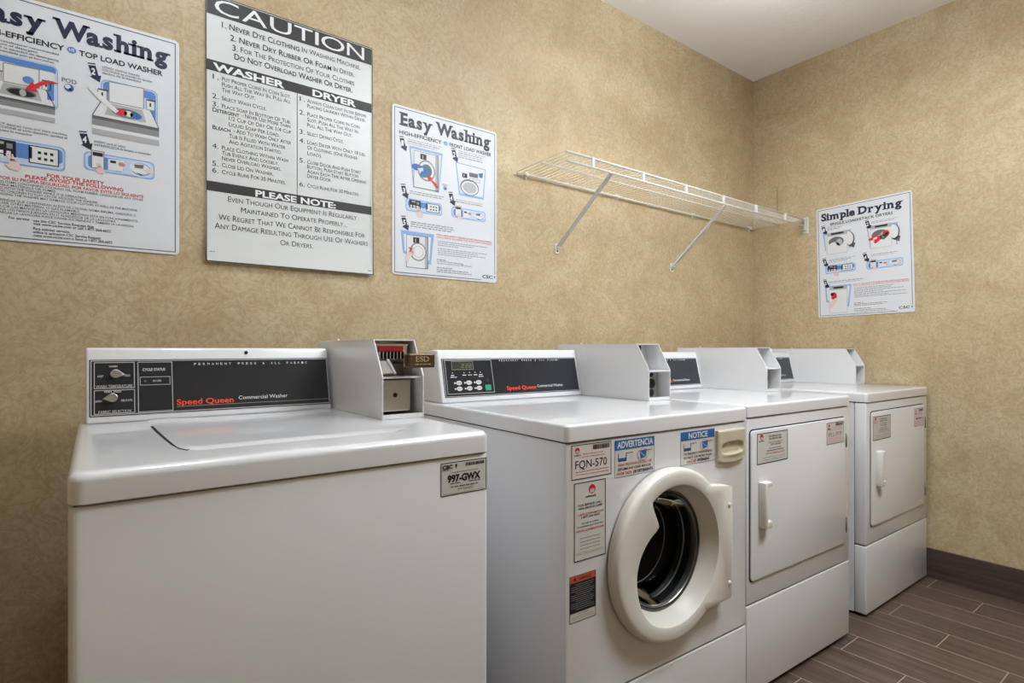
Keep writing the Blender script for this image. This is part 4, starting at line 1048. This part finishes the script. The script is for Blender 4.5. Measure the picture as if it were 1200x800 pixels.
def caution_notice():
    W, Hh = .5124, .7757
    root = thing('caution_notice', 'tall laminated notice headed caution in white on a black band, on the back wall', 'sign', (-2.9666, 0, 1.3371), 0, 'laundry instruction signs on the walls')
    # laminated sheet, its lower edge curling a little off the wall
    bm = bm_new(); nx, nz = 8, 24; th = .0012
    def q(u, v, o): return (u*W, -(.0015+.010*max(0, (v-.75)/.25)**2+o), Hh*(1-v))
    Fv = [[bm.verts.new(q(i/nx, j/nz, th)) for i in range(nx+1)] for j in range(nz+1)]; Bv = [[bm.verts.new(q(i/nx, j/nz, 0)) for i in range(nx+1)] for j in range(nz+1)]
    for j in range(nz):
        for i in range(nx):
            bm.faces.new((Fv[j][i], Fv[j+1][i], Fv[j+1][i+1], Fv[j][i+1])); bm.faces.new((Bv[j][i], Bv[j][i+1], Bv[j+1][i+1], Bv[j+1][i]))
    for j in range(nz):
        for i in (0, nx): bm.faces.new((Fv[j][i], Bv[j][i], Bv[j+1][i], Fv[j+1][i]))
    for i in range(nx):
        for j in (0, nz): bm.faces.new((Fv[j][i], Fv[j][i+1], Bv[j][i+1], Bv[j][i]))
    obj('sheet', bm, PAPER, root, smooth=True)
    class Curl(Print):
        def pt(self, s, t, l):
            v = Print.pt(self, s, t, l); v.y -= .010*max(0, (t-.75)/.25)**2; return v
    p = Curl((0, -.0015-th, Hh), (1, 0, 0), (0, 0, -1), W, Hh)
    p.frame(.0, 1, .0, 1, .005, CHAR, 0, 'border')
    for a, b in ((.006, .076), (.246, .286), (.699, .735)): p.rect(.006, .994, a, b, CHAR, 0, 'black_band#%.3f' % a)
    p.seg((.506, .286), (.506, .699), .004, CHAR, 0, 'border')
    x = .046                                   # wide title letters
    for ch, w in (('C', .128), ('A', .140), ('U', .125), ('T', .112), ('I', .022), ('O', .152), ('N', .118)):
        p.text(ch, x, x+w, .0645, .0530, WPRINT); x += w+.0165
    t = lambda s, a, e, y, h=.0175, b=0.0, m=INK: p.text(s, a, e, y, h, m, b, caps=True)
    t('1. Never Dye Clothing', .084, .520, .1145, .022, .012); t('In Washing Machine.', .535, .916, .1120, .021)
    t('2. Never Dry Rubber Or Foam', .128, .720, .1535, .022, .012); t('In Dryer.', .735, .873, .1515, .021)
    t('3.', .139, .168, .1895, .022, .012); t('For The Protection Of Your Clothes', .183, .873, .1885, .021)
    t('Do Not Overload Washer Or Dryer.', .149, .861, .2205, .022, .014)
    p.text('WASHER', .038, .432, .2810, .0255, WPRINT, .035); p.text('DRYER', .600, .886, .2790, .0255, WPRINT, .035)
    p.text('PLEASE NOTE:', .264, .750, .7305, .0235, WPRINT, .03)
    g = CHAR
    L1 = [(.0365, '1.', .084, 'Put Proper Coins In Coin Slot,', .467, .315), (None, '', .084, 'Push All The Way In. Pull All', .467, .3355), (None, '', .084, 'The Way Out.', .262, .3560),
          (.0345, '2.', .084, 'Select Wash Cycle.', .325, .3875), (.0345, '3.', .084, 'Place Soap In Bottom Of Tub.', .467, .4175),
          (None, '', .190, '- Never Use More Than', .465, .4350), (None, '', .121, '1/2 Cup Of Dry Or 1/4 Cup', .470, .4575), (None, '', .121, 'Liquid Soap Per Load.', .400, .4800),
          (None, '', .145, '- Add To Wash Only After', .470, .5010), (None, '', .121, 'Tub Is Filled With Water', .435, .5240), (None, '', .121, 'And Agitation Started.', .415, .5460),
          (.0345, '4.', .084, 'Place Clothing Within Wash', .452, .5740), (None, '', .084, 'Tub Evenly And Loosely.', .395, .5940), (None, '', .084, 'Never Overload Washers.', .410, .6140),
          (.0345, '5.', .084, 'Close Lid On Washer.', .365, .6395), (.0345, '6.', .084, 'Cycle Runs For 20 Minutes.', .437, .6650)]
    L2 = [(.522, '1.', .568, 'Always Clean Lint Filter Before', .957, .3130), (None, '', .568, 'Placing Laundry Within Dryer.', .952, .3335),
          (.520, '2.', .568, 'Place Proper Coins In Coin', .910, .3680), (None, '', .568, 'Slot. Push All The Way In.', .905, .3900), (None, '', .568, 'Pull All The Way Out.', .860, .4125),
          (.520, '3.', .568, 'Select Drying Cycle.', .800, .4470), (.520, '4.', .568, 'Load Dryer With Only 18 Lbs.', .951, .4830), (None, '', .568, 'Of Clothing. (One Washer', .895, .5050), (None, '', .568, 'Load).', .660, .5280),
          (.520, '5.', .568, 'Close Door And Push Start', .920, .5640), (None, '', .568, 'Button. Push Start Button', .900, .5830), (None, '', .568, 'Again Each Time After Opening', .955, .6025), (None, '', .568, 'Dryer Door.', .722, .6220),
          (.520, '6.', .568, 'Cycle Runs For 30 Minutes.', .905, .6610)]
    for nx_, num, a, s, e, y in L1+L2:
        if nx_ is not None: p.text(num, nx_, nx_+.031, y+.001, .0185, CHAR, 0)
        t(s, a, e, y, .0150, 0, g)
    t('Detergent', .036, .176, .4380, .0150, .012); t('Bleach', .036, .128, .5035, .0150, .012)
    t('Even Though Our Equipment Is Regularly', .116, .891, .7670, .0205); t('Maintained To Operate Properly...', .185, .825, .8025, .0205)
    t('We Regret That We Cannot Be Responsible For', .066, .946, .8400, .0215); t('Any Damage Resulting Through Use Of Washers', .046, .965, .8740, .0215); t('Or Dryers.', .404, .602, .9110, .0205)
    p.greek(.02, .045, .965, .004, GREYINK); p.greek(.962, .984, .985, .004, GREYINK)
    p.build(root)
caution_notice()

def drying_sign():
    W, Hh = .4400, .5940
    root = thing('wall_sign', 'white sign with a dark slab title and dryer drawings, alone on the right wall', 'sign', (0, -.3720, 1.2575), 0, 'laundry instruction signs on the walls')
    bd = sheet(root, (0, 0, Hh), (0, -1, 0), W, Hh, .010, .003, SIGN, (-1, 0, 0))
    root.rotation_euler = (math.radians(-1.2), 0, 0)
    p = Print((-.003, 0, Hh), (0, -1, 0), (0, 0, -1), W, Hh)
    p.frame(.019, .981, .016, .986, .005, NAVY, 0, 'border'); D = GREYINK
    p.text('Simple Drying', .056, .915, .116, .062, NAVY, .042, slab=True)
    p.text('SINGLE LOAD/STACK DRYERS', .157, .815, .170, .022, CHAR, .02)
    def dryer_pic(s0, s1, t0, t1, open_, clothes):
        p.rect(s0, s1, t0+.03, t1, OFFW, 3); p.frame(s0, s1, t0+.03, t1, .004, PALEGREY, 4); p.poly([(s0+.02, t0), (s1, t0), (s1, t0+.03), (s0, t0+.03)], PALEGREY, 3)
        p.rect(s0+.05, s1-.04, t0+.006, t0+.022, INK, 4)
        if open_:
            cx, cy = s0+.46*(s1-s0), t0+.45*(t1-t0)
            p.ell(cx, cy, .085, .045, GREYINK, 5); p.ell(cx+.035, cy+.008, .035, .032, PALEGREY, 6); p.ell(cx-.02, cy+.03, .06, .03, OFFW, 6)
            p.ell(s1+.03, t0+.42*(t1-t0), .048, .062, GREYINK, 5); p.ell(s1+.022, t0+.40*(t1-t0), .042, .056, OFFW, 6); p.poly([(s1+.03, t0+.60*(t1-t0)), (s1+.085, t0+.62*(t1-t0)), (s1+.07, t0+.85*(t1-t0)), (s1+.0, t0+.70*(t1-t0))], GREYINK, 5)
        if clothes:
            p.poly([(.563, .350), (.64, .325), (.70, .335), (.695, .365), (.64, .395), (.62, .385), (.628, .365), (.575, .362)], REDINK, 8); p.poly([(.62, .345), (.66, .338), (.65, .358), (.61, .362)], OFFW, 9)
            p.ell(.745, .322, .034, .028, REDINK, 8); p.ell(.752, .325, .018, .014, INK, 9); p.ell(.715, .348, .030, .022, GREENINK, 8)
    step_arrow(p, .078, .208, '1', 1.1); p.greek(.125, .30, .196, .008, PALEGREY); p.greek(.125, .26, .208, .008, MIDGREY); p.greek(.125, .38, .184, .006, PALEGREY)
    p.poly([(.072, .235), (.385, .235), (.375, .395), (.095, .395)], SKYINK, 1); p.poly([(.092, .250), (.372, .250), (.362, .392), (.106, .392)], OFFW, 2)
    dryer_pic(.115, .345, .236, .432, True, False)
    step_arrow(p, .555, .226, '2', 1.1); p.greek(.600, .86, .206, .007, PALEGREY); p.greek(.600, .82, .218, .007, MIDGREY)
    p.poly([(.552, .243), (.860, .243), (.850, .43), (.580, .43)], SKYINK, 1); p.poly([(.565, .258), (.845, .258), (.838, .43), (.590, .43)], OFFW, 2)
    dryer_pic(.585, .800, .238, .436, True, True)
    step_arrow(p, .082, .505, '3', 1.1); p.greek(.135, .43, .482, .007, PALEGREY); p.greek(.135, .38, .494, .007, MIDGREY); p.greek(.135, .34, .507, .007, PALEGREY)
    control_pill(p, .090, .425, .530, .606)
    step_arrow(p, .525, .508, '4', 1.1); p.greek(.585, .85, .490, .007, MIDGREY); p.greek(.585, .82, .502, .007, PALEGREY)
    pay_pill(p, .540, .902, .540, .610)
    step_arrow(p, .085, .700, '5', 1.1); p.greek(.125, .50, .685, .008, MIDGREY); p.greek(.125, .48, .698, .008, PALEGREY)
    p.poly([(.082, .718), (.378, .718), (.345, .921), (.094, .860)], SKYINK, 1); p.poly([(.102, .732), (.358, .732), (.330, .910), (.110, .850)], OFFW, 2)
    dryer_pic(.128, .330, .725, .968, False, False); p.ell(.185, .815, .032, .036, REDINK, 6); p.ell(.165, .795, .02, .014, INK, 7); p.poly([(.13, .90), (.165, .845), (.21, .83), (.225, .85), (.19, .885), (.15, .93)], SKIN, 7)
    p.text('FOR YOUR SAFETY PLEASE AVOID THE FOLLOWING', .397, .948, .731, .0095, REDINK, .01); p.text('POR SU PROPIA SEGURIDAD, EVITE LO SIGUIENTE', .400, .950, .744, .0080, REDINK, 0)
    for k, e in enumerate((.80, .78, .90, .70, .92, .75, .93)): p.greek(.405, e, .762+k*.0135, .0065, MIDGREY)
    for k, e in enumerate((.50, .74, .70)): p.greek(.397, e, .892+k*.012, .006, GREYINK)
    for k, e in enumerate((.58, .72, .74)): p.greek(.397, e, .944+k*.013, .006, GREYINK)
    p.rect(.835, .990, .940, .989, SIGN, 1, 'border'); p.text('CSC', .850, .955, .968, .020, INK, .03, l=2); p.poly([(.967, .948), (.985, .948), (.978, .968), (.970, .962)], MIDBLUE, 2)
    p.build(root)
drying_sign()

# ------------------------------------------------------------------ wire shelf
def wire_shelf():
    x0, x1 = -1.832, -.003; zs = 1.808; yb, yf = -.012, -.300; drop = .036
    root = thing('wire_shelf', 'white wire shelf with two slanting braces fixed to the back wall by the corner', 'shelf', (x0, 0, 0), 0)
    bm = bm_new(); L = x1-x0
    add_tube(bm, [(0, yb, zs-.004), (L, yb, zs-.004)], .0042, 8); obj('back_rail', bm, WIRE, root)
    bm = bm_new(); add_tube(bm, [(.0, yf, zs), (L-.012, yf, zs)], .0043, 8); add_tube(bm, [(.0, yf-.004, zs-drop), (L-.012, yf-.004, zs-drop)], .0043, 8)
    for k in range(6):
        xx = .13+k*.292; add_box(bm, xx, xx+.013, yf-.010, yf-.0005, zs-drop-.002, zs+.002, bev=.001, seg=1)
    obj('front_rail', bm, WIRE, root)
    bm = bm_new(); add_tube(bm, [(.0, -.165, zs-.0055), (L-.012, -.165, zs-.0055)], .003, 8); obj('middle_rail', bm, WIRE, root)
    bm = bm_new(); n = 72
    for k in range(n+1):
        xx = .004+(L-.020)*k/n
        add_tube(bm, [(xx, yb, zs), (xx, yf+.001, zs+.003)], .0012, 5)
    obj('deck_wires', bm, WIRE, root)
    for bx in (-1.600, -.798):
        bm = bm_new(); X = bx-x0
        a = Vector((X, -.004, 1.522)); b = Vector((X+.02, yf+.004, zs-.030))
        if bx > -1: a.z = 1.510
        dv = (b-a).normalized(); sx = Vector((1, 0, 0)); nn = dv.cross(sx).normalized()
        P = lambda u, v, q: tuple(a+sx*u+nn*v+dv*q)
        add_prism(bm, [(-.008, -.004), (.008, -.004), (.008, .004), (.005, .004), (.005, -.001), (-.005, -.001), (-.005, .004), (-.008, .004)], P, .012, (b-a).length)
        br = obj('brace', bm, BRACE, root)
        bm = bm_new(); add_box(bm, X-.011, X+.011, -.004, 0, a.z-.024, a.z+.020, bev=.001, seg=1)
        add_box(bm, X-.007, X+.007, -.016, -.003, a.z-.002, a.z+.014, bev=.001, seg=1)
        obj('foot_plate', bm, WIRE, br)
        bm = bm_new(); add_lathe(bm, [(.0045, 0), (.004, .0025), (.001, .003)], lambda p_, q_, h: (X+p_, -.004-h, a.z-.013+q_), 12, closed_end=True); obj('screw', bm, RUBBER, br)
    for cxx in (.055, .61, 1.21, 1.78):
        bm = bm_new(); add_box(bm, cxx-.007, cxx+.007, -.018, 0, zs-.010, zs+.004, bev=.002, seg=1); add_box(bm, cxx-.004, cxx+.004, -.006, 0, zs-.022, zs+.010, bev=.001, seg=1); obj('wall_clip', bm, WIRE, root)
    bm = bm_new(); add_box(bm, L-.003, L+.003, yf-.020, yf+.010, zs-.078, zs+.012, bev=.001, seg=1)
    add_box(bm, L-.030, L-.002, yf-.012, yf-.009, zs-.060, zs+.004, bev=.001, seg=1); add_box(bm, L-.030, L-.002, yf-.012, yf+.006, zs-.062, zs-.058); obj('end_bracket', bm, BRACE, root)
wire_shelf()
